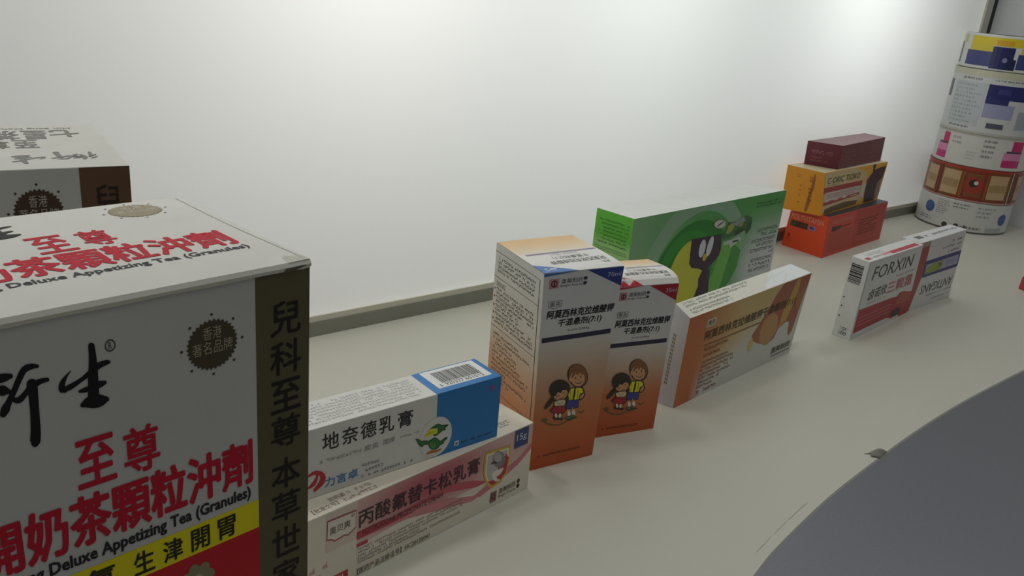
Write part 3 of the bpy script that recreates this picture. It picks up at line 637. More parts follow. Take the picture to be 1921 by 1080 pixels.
def syrup(key, label, tri, tri_l, volume, mid, TK, k, bulge):
    """k(v) squeezes the layout of the taller carton onto the shorter one"""
    fr = blend([(0, '#b8501f'), (0.12, '#bd5c2b'), (0.30, '#bf7344'), (mid-0.12, '#c3a184'), (mid+0.02, '#cfc8bc'), (mid+0.10, '#cfd0cf'), (1, '#cfd0cf')])
    sd = blend([(0, '#c4602a'), (0.2, '#cc7a42'), (0.42, '#d3a27a'), (0.62, '#d6cdbd'), (1, '#d6d6d0')])
    tp = blend([(0, '#d6d6d2'), (0.50, '#d6d6d2'), (0.56, '#d8cdb8'), (0.8, '#d9b98c'), (1, '#d6ae7c')])
    c = Carton('syrup_carton', CORNERS[key], label, M_BOARD, 'syrup cartons', '#d6d6d2', {'f': lambda u, v: fr(u, v), 'l': lambda u, v: sd(u, v), 'r': lambda u, v: sd(u, v)})
    f, l, t = c.f, c.l, c.t
    fl = c.part('top_flap', 'tuck-in lid with upside-down lettering'); pr = c.part('corner_flash', 'coloured corner flash with pale figures'); lt = c.part('lettering'); il = c.part('children_drawing', 'cartoon boy and girl standing on grass'); em = c.part('maker_emblem', 'small square emblem beside the maker lettering')
    bar = c.part('title_bar', 'dark bar under the title')
    t.bulge = bulge; t.lift = 0.0003
    t.grid(fl, lambda u, v: tp(u, v), 14)
    f.poly(pr, [(0.53, 0.999), (0.999, 0.999), (0.997, k(0.905))], tri, 1)
    f.text(pr, volume, 0.80, k(0.955), 0.975, k(0.978), '#b9bccb', 2)
    f.poly(pr, [(0.0, k(0.985)), (0.0, 0.999), (0.42, 0.999)], tri_l, 1)
    t.poly(pr, [(0.0, 0.0), (0.42, 0.0), (0.0, 0.235)], tri_l, 1); t.micro(pr, 0.06, 0.02, 0.25, 0.13, 1, '#c9d2de', 2, 1, 2, 0.05)
    f.rect(em, 0.069, k(0.927), 0.19, k(0.972), '#b98a8e', 1); f.ring(em, 0.13, k(0.949), 0.04, 0.017, 0.35, '#5a2c34', 2); f.rect(em, 0.122, k(0.935), 0.138, k(0.964), '#5a2c34', 2)
    for g, v in zip('AB', (0.962, 0.939)): f.disc(em, 0.517, k(v), 0.025, 0.0085, '#33363f', 1)
    f.text(lt, '澳美制药', 0.211, k(0.945), 0.486, k(0.969), '#33363f', 1, 0.004); f.text(lt, 'Bright Future', 0.211, k(0.928), 0.486, k(0.941), '#33363f', 1, 0.01)
    bub = [(0.08, k(0.835)), (0.078, k(0.866)), (0.25, k(0.866)), (0.25, k(0.838)), (0.19, k(0.833)), (0.15, k(0.827)), (0.13, k(0.833))]
    f.poly(lt, bub, '#4a4c52', 1); cu = sum(p[0] for p in bub)/7
    f.poly(lt, [(0.164+(u-0.164)*0.93, k(0.8495)+(v-k(0.8495))*0.88) for u, v in bub], '#cfd0cf', 1.6)
    f.text(lt, '奥先', 0.095, k(0.838), 0.235, k(0.862), '#2b2c30', 2.4, 0.004)
    f.text(lt, '阿莫西林克拉维酸钾', 0.07, k(0.781), 0.95, k(0.821), '#18181c', 1, 0.04, 0.12); f.text(lt, '干混悬剂(7:1)', 0.225, k(0.732), 0.80, k(0.773), '#18181c', 1, 0.035, 0.12)
    f.text(lt, '5ml:0.2285g', 0.36, k(0.705), 0.65, k(0.719), '#3d3d44', 1)
    f.rect(bar, 0.03, k(0.667), 0.96, k(0.691), '#2c2a44', 1)
    f.mapped(il, TK, KIDS, 1)
    f.micro(lt, 0.10, k(0.055) if key == 'A' else 0.04, 0.80, k(0.078) if key == 'A' else 0.065, 1, '#5c2a16', 6, 1, 1)
    t.rect(bar, 0.085, 0.495, 0.98, 0.535, '#7f7a8e', 1); t.micro(lt, 0.35, 0.43, 0.7, 0.48, 1, '#9a98a0', 3, 1, 1, 0.02)
    t.text(lt, '干混悬剂(7:1)', 0.33, 0.32, 0.78, 0.41, '#4e5050', 1, 0.012, rot=180); t.text(lt, '阿莫西林克拉维酸钾', 0.235, 0.19, 0.915, 0.29, '#4e5050', 1, 0.012, rot=180); t.text(lt, '奥先', 0.81, 0.105, 0.91, 0.165, '#5a5c5c', 1, rot=180)
    # information panel on the side
    for a in (0.962, 0.837, 0.583, 0.25): l.rect(lt, 0.0, a-0.0012, 0.935, a+0.0012, '#3c3830', 1)
    l.rect(lt, 0.928, 0.06, 0.94, 0.962, '#3c3830', 1)
    l.micro(lt, 0.07, 0.86, 0.87, 0.945, 4, '#4c4a42', 31, 0.6, 1); l.text(lt, '【适应症】', 0.07, 0.795, 0.25, 0.82, '#45433c', 1); l.micro(lt, 0.07, 0.60, 0.88, 0.79, 9, '#4c4a42', 32, 0.6, 1); l.micro(lt, 0.07, 0.30, 0.85, 0.56, 11, '#6d5036', 33, 0.5, 1)
    for v in (0.775, 0.735, 0.69, 0.65, 0.618): l.disc(lt, 0.035, v, 0.014, 0.006, '#7a3826', 1, 10)
    c.finish()
syrup('A', 'tall orange syrup carton with a dark blue corner flash and two cartoon children', '#2a3c86', '#3c6fae', '70ml', 0.62, TKA, lambda v: v,
      lambda u, v: 0.0011*u*math.sin(math.pi*v**0.5))
syrup('B', 'shorter orange syrup carton with a red corner flash, half hidden behind the taller one', '#a5202c', '#c0313a', '35ml', 0.56, TKB,
      lambda v: 0.999-(0.999-v)*1.165, lambda u, v: 0.0042*math.sin(math.pi*v**0.55))

# ------------------------------------------------------------------ flat granule carton lying against nothing, standing on its long edge
def cf(u, v):
    o, y, w = lin('#bd6a34'), lin('#cdb273'), lin('#cfcfc9')
    k = max(0, min(1, (u-0.10)/0.32)); q = tuple(a+(b-a)*k for a, b in zip(o, y))
    d = max(0, min(1, (0.75*u+0.85*(1-v)-0.62)/0.30)) if u > 0.15 else 0
    return tuple(a+(b-a)*d for a, b in zip(q, w))
c = Carton('granule_carton', CORNERS['C'], 'flat orange and white carton standing on its long edge before the green carton', M_BOARD, None, '#d4d4c6', {'f': cf, 'l': lambda u, v: lin('#c9cbd0')})
f, l, t = c.f, c.l, c.t
pr = c.part('printed_figure', 'rust and gold flame shape on the right'); lt = c.part('lettering'); fd = c.part('foil_film', 'crinkled clear film over one end of the top')
f.poly(pr, [(0.745, 0.995), (0.999, 0.995), (0.97, 0.55), (0.955, 0.30), (0.93, 0.25), (0.91, 0.33), (0.90, 0.45), (0.86, 0.47), (0.80, 0.42), (0.78, 0.31), (0.72, 0.27), (0.64, 0.33), (0.575, 0.40), (0.548, 0.48), (0.60, 0.60), (0.655, 0.75), (0.69, 0.88)], '#a4583c', 1)
f.poly(pr, [(0.865, 0.985), (0.90, 0.98), (0.905, 0.85), (0.89, 0.68), (0.86, 0.50), (0.80, 0.43), (0.80, 0.62), (0.835, 0.80)], '#c39a35', 2)
f.poly(pr, [(0.635, 0.62), (0.70, 0.68), (0.76, 0.60), (0.79, 0.44), (0.75, 0.30), (0.70, 0.27), (0.63, 0.36), (0.62, 0.50)], '#b98a4c', 2)
f.poly(pr, [(0.53, 0.36), (0.56, 0.46), (0.585, 0.36), (0.56, 0.28)], '#cfb868', 2.5)
f.poly(pr, [(0.90, 0.80), (0.985, 0.86), (0.97, 0.60), (0.93, 0.56)], '#aa6a34', 2.5)
f.rect(lt, 0.138, 0.815, 0.205, 0.905, '#c9bfa8', 1); f.text(lt, '奥先', 0.147, 0.83, 0.197, 0.89, '#4a3420', 2, 0.01)
f.text(lt, '阿莫西林克拉维酸钾干混悬剂(7:1)', 0.14, 0.655, 0.90, 0.775, '#3c2c1e', 4, 0.012)
f.rect(lt, 0.15, 0.60, 0.60, 0.618, '#8f5a38', 2); f.micro(lt, 0.155, 0.53, 0.36, 0.585, 1, '#7a4a2c', 4, 1, 2); f.micro(lt, 0.16, 0.46, 0.30, 0.515, 1, '#7a4a2c', 5, 1, 2)
f.micro(lt, 0.155, 0.10, 0.42, 0.43, 7, '#7a5a38', 6, 0.6, 2); f.micro(lt, 0.155, 0.03, 0.33, 0.09, 1, '#8a5a38', 7, 1, 2)
f.text(lt, '澳美制药', 0.785, 0.105, 0.97, 0.185, '#3f403c', 3, 0.02); f.rect(lt, 0.80, 0.065, 0.98, 0.078, '#5c5c58', 2)
t.micro(lt, 0.035, 0.55, 0.55, 0.92, 2, '#6c7060', 8, 0.9, 1, 0.009); t.micro(lt, 0.04, 0.12, 0.34, 0.5, 2, '#6c7060', 9, 0.9, 1, 0.009)
for u in (0.20, 0.30):
    for q in range(14): l.rect(lt, u+0.03*(0.5-q/14), 0.74-0.038*q-0.028, u+0.07+0.03*(0.5-q/14), 0.74-0.038*q, '#85836c', 1)
t.poly(fd, [(0.585, 0.02), (0.66, 0.04), (0.998, 0.02), (0.998, 0.98), (0.80, 0.97), (0.73, 0.80), (0.70, 0.55), (0.63, 0.35)], '#dfe3e3', 2)
for a, b in (((0.63, 0.3), (0.80, 0.9)), ((0.70, 0.2), (0.74, 0.8)), ((0.75, 0.1), (0.86, 0.55)), ((0.66, 0.5), (0.9, 0.75))): t.line(fd, [a, ((a[0]+b[0])/2+0.01, (a[1]+b[1])/2), b], 0.003, '#cdd2d1', 3, 9)
c.finish()

# ------------------------------------------------------------------ large green carton
def gf(u, v):
    g, w = lin('#4d9a4c'), lin('#c6c8cb')
    k = max(0, min(1, (u-0.66)/0.16))*max(0, min(1, (0.86-v)/0.42))
    a = tuple(p+(q-p)*k for p, q in zip(g, w))
    k2 = max(0, 1-u/0.42)*0.55
    return tuple(p+(q-p)*k2 for p, q in zip(a, lin('#9ab59c')))
c = Carton('gift_carton', CORNERS['D'], 'long green carton with a dark purple figure and yellow disc, standing before the back wall', M_BOARD, None, '#d9ddd8', {'f': gf, 'l': blend([(0, '#9cc584'), (0.72, '#8dbb70'), (0.735, '#4ea321'), (1, '#58b22c')])})
f, l, t = c.f, c.l, c.t
pr = c.part('printed_rings', 'dark green rings around a yellow disc'); fg = c.part('printed_figure', 'dark purple figure with two pale ovals'); em = c.part('oval_badge', 'small white oval badge'); lt = c.part('lettering'); ba = c.part('leaf_banner', 'mixed green and yellow banner')
AR = 2.25
def arc(cu, cv, r, t, a0, a1, n=26):
    P = [(cu+r*math.cos(a0+(a1-a0)*i/n), cv+r*AR*math.sin(a0+(a1-a0)*i/n)) for i in range(n+1)]
    Q = [(cu+(r-t)*math.cos(a0+(a1-a0)*i/n), cv+(r-t)*AR*math.sin(a0+(a1-a0)*i/n)) for i in range(n+1)]
    return P+Q[::-1]
clip = lambda P: [(min(0.998, max(0.002, u)), min(0.996, max(0.003, v))) for u, v in P]
f.poly(pr, clip(arc(0.42, 0.33, 0.345, 0.07, 0.25, math.pi-0.2)), '#86ab8b', 1)
f.poly(pr, clip(arc(0.40, 0.30, 0.255, 0.115, 0.75, math.pi+0.55)), '#1f7d25', 2)
f.poly(pr, clip(arc(0.36, 0.40, 0.178, 0.05, -0.6, math.pi+0.6)), '#2b8c2c', 2.3)
f.poly(pr, clip([(0.58, 0.62), (0.70, 0.60), (0.725, 0.45), (0.70, 0.28), (0.64, 0.10), (0.58, 0.003), (0.48, 0.003), (0.55, 0.35)]), '#6db04c', 2.5)
f.poly(pr, clip([(0.66, 0.58), (0.725, 0.50), (0.72, 0.33), (0.66, 0.14), (0.60, 0.003), (0.62, 0.2)]), '#3f8f37', 2.8)
f.disc(pr, 0.375, 0.36, 0.122, 0.345, '#c3c23c', 3, 40)
f.poly(fg, [(0.365, 0.715), (0.565, 0.70), (0.578, 0.56), (0.572, 0.50), (0.545, 0.45), (0.513, 0.405), (0.525, 0.37), (0.53, 0.28), (0.54, 0.18), (0.535, 0.04), (0.44, 0.01), (0.445, 0.15), (0.462, 0.25), (0.455, 0.32), (0.472, 0.39), (0.45, 0.415), (0.395, 0.445), (0.375, 0.49)], '#3a2038', 4)
f.disc(fg, 0.4455, 0.605, 0.021, 0.083, '#cfcfdc', 5, 24, 0.0); f.disc(fg, 0.496, 0.608, 0.019, 0.092, '#cfcfdc', 5, 24, -0.06)
f.disc(fg, 0.472, 0.515, 0.014, 0.035, '#c9b32c', 6, 16); f.line(fg, [(0.51, 0.40), (0.505, 0.36), (0.52, 0.31)], 0.004, '#5c4a66', 5, AR)
P_ = [(0.575, 0.69), (0.60, 0.80), (0.64, 0.79), (0.68, 0.80), (0.72, 0.83), (0.765, 0.80), (0.772, 0.70), (0.745, 0.64), (0.73, 0.69), (0.66, 0.66), (0.58, 0.64)]
f.poly(ba, P_, '#3c6a36', 4); f.poly(ba, [(0.592, 0.70), (0.60, 0.765), (0.628, 0.785), (0.645, 0.75), (0.632, 0.705), (0.61, 0.685)], '#96a03a', 5); f.poly(ba, [(0.60, 0.79), (0.64, 0.785), (0.70, 0.83), (0.72, 0.78), (0.66, 0.745), (0.63, 0.775)], '#8b949c', 5.4)
f.poly(ba, [(0.655, 0.70), (0.72, 0.72), (0.73, 0.69), (0.66, 0.65)], '#28492a', 5.6); f.disc(ba, 0.69, 0.755, 0.018, 0.025, '#8f8f56', 5.8); f.poly(ba, [(0.735, 0.75), (0.77, 0.77), (0.77, 0.69), (0.745, 0.645)], '#245a2c', 5.8)
f.poly(ba, [(0.59, 0.62), (0.70, 0.635), (0.71, 0.60), (0.645, 0.545), (0.63, 0.585), (0.59, 0.585)], '#b5c4b4', 4); f.rect(ba, 0.652, 0.592, 0.695, 0.61, '#2c4a3a', 5)
f.poly(em, ell(0.5385, 0.80, 0.037, 0.050, 28, 0.75), '#7c4a4e', 5); f.poly(em, ell(0.5385, 0.80, 0.033, 0.044, 28, 0.75), '#ccc8c4', 5.5); f.line(em, [(0.522, 0.785), (0.54, 0.80), (0.56, 0.815)], 0.008, '#6a6a6a', 6, AR)
f.micro(lt, 0.785, 0.875, 0.985, 0.935, 2, '#1c5028', 5, 0.9, 1, 0.009)
for k, (u, v) in enumerate(((0.83, 0.655), (0.86, 0.61), (0.79, 0.555), (0.84, 0.51), (0.80, 0.46), (0.95, 0.42), (0.82, 0.36), (0.81, 0.31), (0.815, 0.26))):
    f.micro(lt, u, v-0.028, 0.985, v+0.022, 1, '#38503e' if k < 2 else '#4a4c50', 40+k, 1, 1, 0.0085)
for k in range(7): l.micro(lt, 0.12+0.05*(k % 3), 0.93-0.032*k-0.02, 0.93, 0.93-0.032*k+0.006, 1, '#1a4a12', 60+k, 1, 1, 0.03)
l.micro(lt, 0.05, 0.66, 0.93, 0.70, 2, '#4a7a3c', 70, 1, 1, 0.03)
c.finish()

# ------------------------------------------------------------------ the stack of three by the wall
c = Carton('vitamin_carton', CORNERS['E'], 'bright orange-red carton at the bottom of the stack of three', M_BOARD, 'stack of three cartons', '#d2442a', {'t': lin('#3a4048'), 'f': lambda u, v: lin('#c8402c'), 'l': lambda u, v: lin('#dc4a20')})
f, l, t = c.f, c.l, c.t
lt = c.part('lettering', 'pale lettering with dark blotches below it'); bd = c.part('printed_panel', 'duller red text panel')
f.rect(bd, 0.46, 0.06, 0.985, 0.97, '#b23a30', 1); f.rect(bd, 0.05, 0.10, 0.42, 0.58, '#b0402a', 1)
l.text(lt, 'POLYVITAMIN', 0.06, 0.735, 0.90, 0.86, '#dca083', 2, 0.012, skew=0.02); l.rect(lt, 0.08, 0.90, 0.75, 0.925, '#a82a18', 1)
l.rect(lt, 0.08, 0.55, 0.52, 0.70, '#4a2416', 1); l.disc(lt, 0.16, 0.625, 0.06, 0.075, '#3c4a20', 2); l.disc(lt, 0.44, 0.625, 0.05, 0.07, '#3a3a22', 2); l.rect(lt, 0.55, 0.57, 0.72, 0.68, '#8a7aa8', 1); l.rect(lt, 0.58, 0.60, 0.68, 0.65, '#3a3478', 2)
l.disc(lt, 0.11, 0.30, 0.035, 0.05, '#8f2a18', 1); l.micro(lt, 0.05, 0.14, 0.20, 0.24, 2, '#a83820', 3, 1, 1)
f.text(lt, 'POLYVITAMIN', 0.08, 0.78, 0.40, 0.88, '#c88a78', 2, 0.01); f.rect(lt, 0.08, 0.60, 0.17, 0.72, '#4a2018', 2); f.disc(lt, 0.2, 0.67, 0.03, 0.05, '#4a3c20', 2); f.micro(lt, 0.22, 0.64, 0.40, 0.70, 1, '#6a3020', 4, 1, 2)
f.micro(lt, 0.52, 0.30, 0.88, 0.74, 6, '#5c2820', 5, 0.7, 2, 0.02)
c.finish()
c = Carton('tonic_carton', CORNERS['F'], 'amber yellow carton with red and white bands in the middle of the stack', M_BOARD, 'stack of three cartons', '#dfa03a', {'t': lin('#cfc7a4'), 'l': lambda u, v: lin('#dd9322')})
f, l, t = c.f, c.l, c.t
lt = c.part('lettering'); bd = c.part('printed_bands', 'red and white bands'); fg = c.part('printed_figure', 'dark purple-brown figure at the right end')
f.poly(bd, [(0.02, 0.98), (0.50, 0.98), (0.68, 0.80), (0.66, 0.12), (0.02, 0.02)], '#c9b284', 1)
f.rect(bd, 0.012, 0.50, 0.62, 0.645, '#a03030', 2); f.rect(bd, 0.03, 0.30, 0.60, 0.525, '#c5b4ac', 3); f.poly(bd, [(0.02, 0.22), (0.02, 0.31), (0.60, 0.36), (0.60, 0.29)], '#a83a38', 3); f.poly(bd, [(0.03, 0.02), (0.05, 0.14), (0.35, 0.20), (0.60, 0.16), (0.58, 0.06)], '#6a5030', 2)
f.text(lt, 'C-ORIC TIORO', 0.055, 0.72, 0.56, 0.86, '#47503a', 4, 0.02, 0.15); f.micro(lt, 0.05, 0.665, 0.25, 0.70, 1, '#8a7a58', 3, 1, 4); f.micro(lt, 0.06, 0.36, 0.58, 0.49, 2, '#9c8480', 4, 0.8, 4, 0.02)
f.poly(fg, [(0.75, 0.999), (0.80, 0.999), (0.795, 0.85), (0.86, 0.88), (0.985, 0.90), (0.97, 0.45), (0.93, 0.40), (0.91, 0.03), (0.72, 0.03), (0.70, 0.35), (0.70, 0.62), (0.735, 0.72), (0.77, 0.80)], '#40262e', 2)
f.poly(fg, [(0.90, 0.50), (0.975, 0.62), (0.965, 0.40), (0.985, 0.20), (0.93, 0.03), (0.90, 0.22)], '#8c7466', 3); f.poly(fg, [(0.62, 0.50), (0.70, 0.55), (0.69, 0.18), (0.63, 0.22)], '#cabfae', 3)
l.poly(lt, stroke([(0.76, 0.90, 0.05), (0.73, 0.62, 0.09), (0.68, 0.45, 0.05), (0.66, 0.28, 0.09), (0.62, 0.06, 0.07)]), '#9a6230', 1); l.micro(lt, 0.63, 0.10, 0.75, 0.86, 9, '#6e3f22', 44, 1, 2, 0.055); l.micro(lt, 0.28, 0.77, 0.45, 0.87, 2, '#8a5a1c', 4, 1, 1, 0.06)
for v in (0.60, 0.50, 0.38, 0.22): l.disc(lt, 0.42, v, 0.03, 0.018, '#a87020', 1)
c.finish()
c = Carton('tonic_carton', CORNERS['G'], 'small maroon carton on top of the stack of three', M_BOARD, 'stack of three cartons', '#6b2c36', {'t': lin('#8f6a6e'), 'f': lambda u, v: lin('#70343c'), 'l': lambda u, v: lin('#6e2b38')})
f, l, t = c.f, c.l, c.t
lt = c.part('lettering', 'faint pinkish lettering')
l.micro(lt, 0.17, 0.47, 0.82, 0.70, 1, '#9c6a70', 3, 1, 1, 0.05); l.micro(lt, 0.17, 0.30, 0.50, 0.42, 1, '#9c6a70', 4, 1, 1, 0.04); l.micro(lt, 0.15, 0.18, 0.74, 0.27, 1, '#9c6a70', 5, 1, 1, 0.03)
f.micro(lt, 0.08, 0.25, 0.36, 0.75, 3, '#8c5a5e', 6, 0.6, 1, 0.02); f.micro(lt, 0.45, 0.40, 0.80, 0.55, 1, '#8c5a5e', 7, 1, 1, 0.02); f.micro(lt, 0.45, 0.18, 0.85, 0.30, 1, '#84525a', 8, 1, 1, 0.02)
c.finish()

# ------------------------------------------------------------------ two slim white cartons end to end
c = Carton('cream_carton', CORNERS['H'], 'slim white carton with a slanted red band and a barcode on its near end', M_BOARD, 'slim white cartons', '#d8d8d6')
f, l, t = c.f, c.l, c.t
bd = c.part('red_band', 'slanted red band'); lt = c.part('lettering'); bc = c.part('barcode', 'barcode on the end flap')
f.poly(bd, [(0.03, 0.385), (0.60, 0.36), (0.70, 0.34), (0.745, 0.385), (0.80, 0.39), (0.90, 0.33), (0.998, 0.33), (0.998, 0.0), (0.85, 0.0), (0.80, 0.06), (0.70, 0.03), (0.60, 0.075), (0.03, 0.08)], '#a8242f', 1)
f.poly(bd, [(0.70, 0.22), (0.80, 0.39), (0.998, 0.32), (0.998, 0.2)], '#b05040', 1.5)
for v in (0.16, 0.21, 0.26): f.rect(bd, 0.06, v, 0.62, v+0.006, '#d0989a', 2)
f.disc(bd, 0.757, 0.10, 0.09, 0.06, '#3a2a2c', 3)
f.text(lt, 'FORXIN', 0.115, 0.735, 0.86, 0.905, '#2c2c2e', 2, -0.004, 0.12); f.text(lt, '卤诺欣', 0.14, 0.47, 0.45, 0.61, '#2c2c2e', 2, 0.012); f.text(lt, '三颗霜', 0.47, 0.45, 0.93, 0.605, '#b5525c', 2, 0.02); f.micro(lt, 0.58, 0.645, 0.95, 0.685, 1, '#c08a90', 3, 1, 1, 0.02); f.micro(lt, 0.14, 0.41, 0.5, 0.44, 1, '#c0a0a0', 4, 1, 1, 0.02)
f.line(lt, [(0.02, 0.02), (0.02, 0.98)], 0.006, '#8c8e8c', 1, 1.6)
vv = 0.69; rb = random.Random(4)
while vv < 0.925:
    w = rb.choice((0.008, 0.012, 0.02)); l.poly(bc, [(0.10, vv), (0.78, vv), (0.78, vv+w), (0.10, vv+w)], '#2a2b28', 1); vv += w+rb.choice((0.005, 0.008))
for v in (0.497, 0.384, 0.26): l.disc(lt, 0.13, v, 0.045, 0.010, '#2c2c2a', 1, 10)
l.text(lt, '外用', 0.30, 0.04, 0.76, 0.14, '#2c2c2a', 1, rot=270)
t.rect(lt, 0.03, 0.18, 0.10, 0.45, '#b8323c', 1); t.micro(lt, 0.12, 0.18, 0.28, 0.42, 1, '#7c7e76', 6, 1, 1, 0.014); t.micro(lt, 0.12, 0.5, 0.42, 0.8, 2, '#b4b6ae', 7, 1, 1, 0.01); t.rect(lt, 0.44, 0.10, 0.95, 0.40, '#b8323c', 1); t.rect(lt, 0.30, 0.2, 0.44, 0.40, '#c98a88', 1)
c.finish()
c = Carton('cream_carton', CORNERS['I'], 'slim white carton with a blue frame and upside-down lettering, behind the red banded one', M_BOARD, 'slim white cartons', '#d4d4d4')
f, l, t = c.f, c.l, c.t
bd = c.part('red_band', 'slanted rust red stripe'); fm = c.part('blue_frame', 'blue frame around a yellow-green patch'); lt = c.part('lettering')
f.poly(bd, [(0.002, 0.998), (0.20, 0.998), (0.195, 0.70), (0.17, 0.45), (0.10, 0.20), (0.05, 0.003), (0.002, 0.003)], '#a5463c', 1); f.rect(bd, 0.002, 0.93, 0.19, 0.998, '#a89a92', 1.5)
f.rect(fm, 0.18, 0.46, 0.999, 0.70, '#39407c', 2); f.rect(fm, 0.22, 0.505, 0.965, 0.645, '#a5a9c4', 3); f.poly(fm, [(0.23, 0.51), (0.23, 0.58), (0.36, 0.635), (0.60, 0.635), (0.56, 0.51)], '#93a03c', 4); f.micro(fm, 0.50, 0.53, 0.62, 0.63, 1, '#4c5434', 3, 1, 5, 0.03); f.micro(fm, 0.66, 0.53, 0.94, 0.63, 1, '#8f94b8', 4, 1, 4, 0.04)
f.text(lt, 'ANTIGANS', 0.22, 0.205, 0.965, 0.335, '#4a4648', 2, 0.0, 0.2, rot=180); f.micro(lt, 0.38, 0.14, 0.99, 0.175, 1, '#8c888a', 5, 1, 1, 0.02); f.micro(lt, 0.5, 0.06, 0.95, 0.10, 1, '#a09c9e', 6, 1, 1, 0.02)
f.micro(lt, 0.70, 0.87, 0.96, 0.92, 1, '#5c5c5e', 7, 1, 1, 0.03); f.micro(lt, 0.52, 0.80, 0.96, 0.85, 1, '#5c5c5e', 8, 1, 1, 0.03); f.micro(lt, 0.66, 0.725, 0.96, 0.775, 1, '#6c6c6e', 9, 1, 1, 0.03)
t.rect(lt, 0.10, 0.40, 0.22, 0.72, '#6e706a', 1); t.micro(lt, 0.26, 0.36, 0.96, 0.66, 1, '#5e605c', 10, 1, 1, 0.035)
c.finish()

# ------------------------------------------------------------------ a red carton cut by the right edge of the picture
P = [(3.665*S, 1.016*S), (4.115*S, 0.848*S), (4.165*S, 0.968*S), (3.715*S, 1.126*S)]
c = Carton('cream_carton', [(x, y, 0) for x, y in P]+[(x+0.008*S, y, 0.052*S) for x, y in P], 'red corner of a low carton cut off by the right edge of the photo', M_BOARD, None, '#b8424c')
c.f.rect(c.part('printed_foot', 'dark band along the bottom edge'), 0.0, 0.0, 0.999, 0.28, '#5a3a3e', 1)
c.finish()

# ------------------------------------------------------------------ five label reels stacked in the corner
RC = Vector((4.626*S, 1.768*S)); RR = 0.218*S
class Drum:
    """outside of a reel: s in -1..1 across the side seen from the front, w in 0..1 up its height"""
    def __init__(s, c, r, z0, z1): s.c, s.r, s.z0, s.z1 = c, r, z0, z1
    def at(s, a, w, h=0.0):
        r = s.r+h; return Vector((s.c[0]+r*math.cos(a), s.c[1]+r*math.sin(a), s.z0+(s.z1-s.z0)*w))
    def ang(s, t): return math.radians(201)+math.asin(max(-1, min(1, t)))
    def patch(s, mb, s0, s1, w0, w1, col, layer=1, slant=0.0):
        a0, a1 = s.ang(s0), s.ang(s1); n = max(1, int(abs(a1-a0)/0.08)); h = layer*0.00018; col = lin(col)
        for i in range(n):
            p, q = a0+(a1-a0)*i/n, a0+(a1-a0)*(i+1)/n; f = lambda x: slant*(x-a0)/((a1-a0) or 1)
            mb.face([s.at(p, w0+f(p), h), s.at(q, w0+f(q), h), s.at(q, w1+f(q), h), s.at(p, w1+f(p), h)], col)
    def ringrow(s, mb, w0, w1, col, layer=1):
        n = 72; h = layer*0.00018; col = lin(col)
        for i in range(n):
            p, q = 2*math.pi*i/n, 2*math.pi*(i+1)/n
            mb.face([s.at(p, w0, h), s.at(q, w0, h), s.at(q, w1, h), s.at(p, w1, h)], col)
    def dot(s, mb, t, w, rw, col, layer=1):
        a = s.ang(t); h = layer*0.00018; rh = rw*(s.z1-s.z0)/s.r
        c = lin(col); n = 20; P = lambda k, i: s.at(a+rh*k*math.cos(2*math.pi*i/n), w+rw*k*math.sin(2*math.pi*i/n), h)
        for k0, k1 in ((0, 0.34), (0.34, 0.67), (0.67, 1.0)):
            for i in range(n): mb.face([P(k0, i), P(k1, i), P(k1, i+1)]+([P(k0, i+1)] if k0 else []), c)
    def micro(s, mb, s0, s1, w0, w1, rows, col, seed):
        rnd = random.Random(seed); rh = (w1-w0)/rows
        for r in range(rows):
            t = s0; e = s0+(s1-s0)*rnd.uniform(0.6, 1)
            while t < e:
                d = rnd.uniform(0.02, 0.07); s.patch(mb, t, min(e, t+d), w0+rh*r+rh*0.3, w0+rh*r+rh*0.75, col, 1); t += d+rnd.uniform(0.008, 0.03)
def reel(z0, z1, dx, dy, r, label, base):
    c = RC+Vector((dx*S, dy*S)); d = Drum(c, r, z0, z1)
    root = thing('label_reel', (c.x, c.y, z0), label, 'label roll', 'label reels stacked in the corner')
    m = MB(); n = 72; b = lin(base); e = lin('#c2bda6'); top = lin('#77745f'); ri = r*0.36; ch = 0.0012
    prof = [(ri, 0.0), (r-ch, 0.0), (r, ch), (r, z1-z0-ch), (r-ch, z1-z0), (r*0.7, z1-z0-0.0006), (ri, z1-z0-0.0004)]
    for i in range(n):
        p, q = 2*math.pi*i/n, 2*math.pi*(i+1)/n
        for k, ((ra, za), (rb_, zb_)) in enumerate(zip(prof, prof[1:])):
            P = lambda a, rad, z: (c.x+rad*math.cos(a), c.y+rad*math.sin(a), z0+z)
            m.face([P(p, ra, za), P(q, ra, za), P(q, rb_, zb_), P(p, rb_, zb_)], b if k in (1, 2, 3) else top if k > 3 else e)
    m.build('film_roll', M_FILM, root, root.location, smooth=False, merge=True)
    m = MB(); t = z1-z0
    for i in range(n):
        p, q = 2*math.pi*i/n, 2*math.pi*(i+1)/n
        prof2 = [(ri-0.0002, 0.0004), (ri-0.0002, t), (ri-0.004, t), (ri-0.004, 0.0004), (ri-0.0002, 0.0004)]
        for (ra, za), (rb_, zb_) in zip(prof2, prof2[1:]):
            P = lambda a, rad, z: (c.x+rad*math.cos(a), c.y+rad*math.sin(a), z0+z)
            m.face([P(p, ra, za), P(q, ra, za), P(q, rb_, zb_), P(p, rb_, zb_)], (0, 0, 0))
    m.build('cardboard_core', M_CORE, root, root.location, merge=True)
    pm = MB()
    return d, pm, lambda lab=None: pm.build('printed_labels', M_FILM, root, root.location)
ZR = [0.0, 0.157, 0.325, 0.487, 0.790, 0.955]
ZR = [z*S for z in ZR]
d, m, done = reel(ZR[0]+.0002, ZR[1], 0, 0, RR, 'white label reel with two blue dots, lowest of the five in the corner stack', '#cbccc8')
d.ringrow(m, 0.0, 0.05, '#55564f', 1)
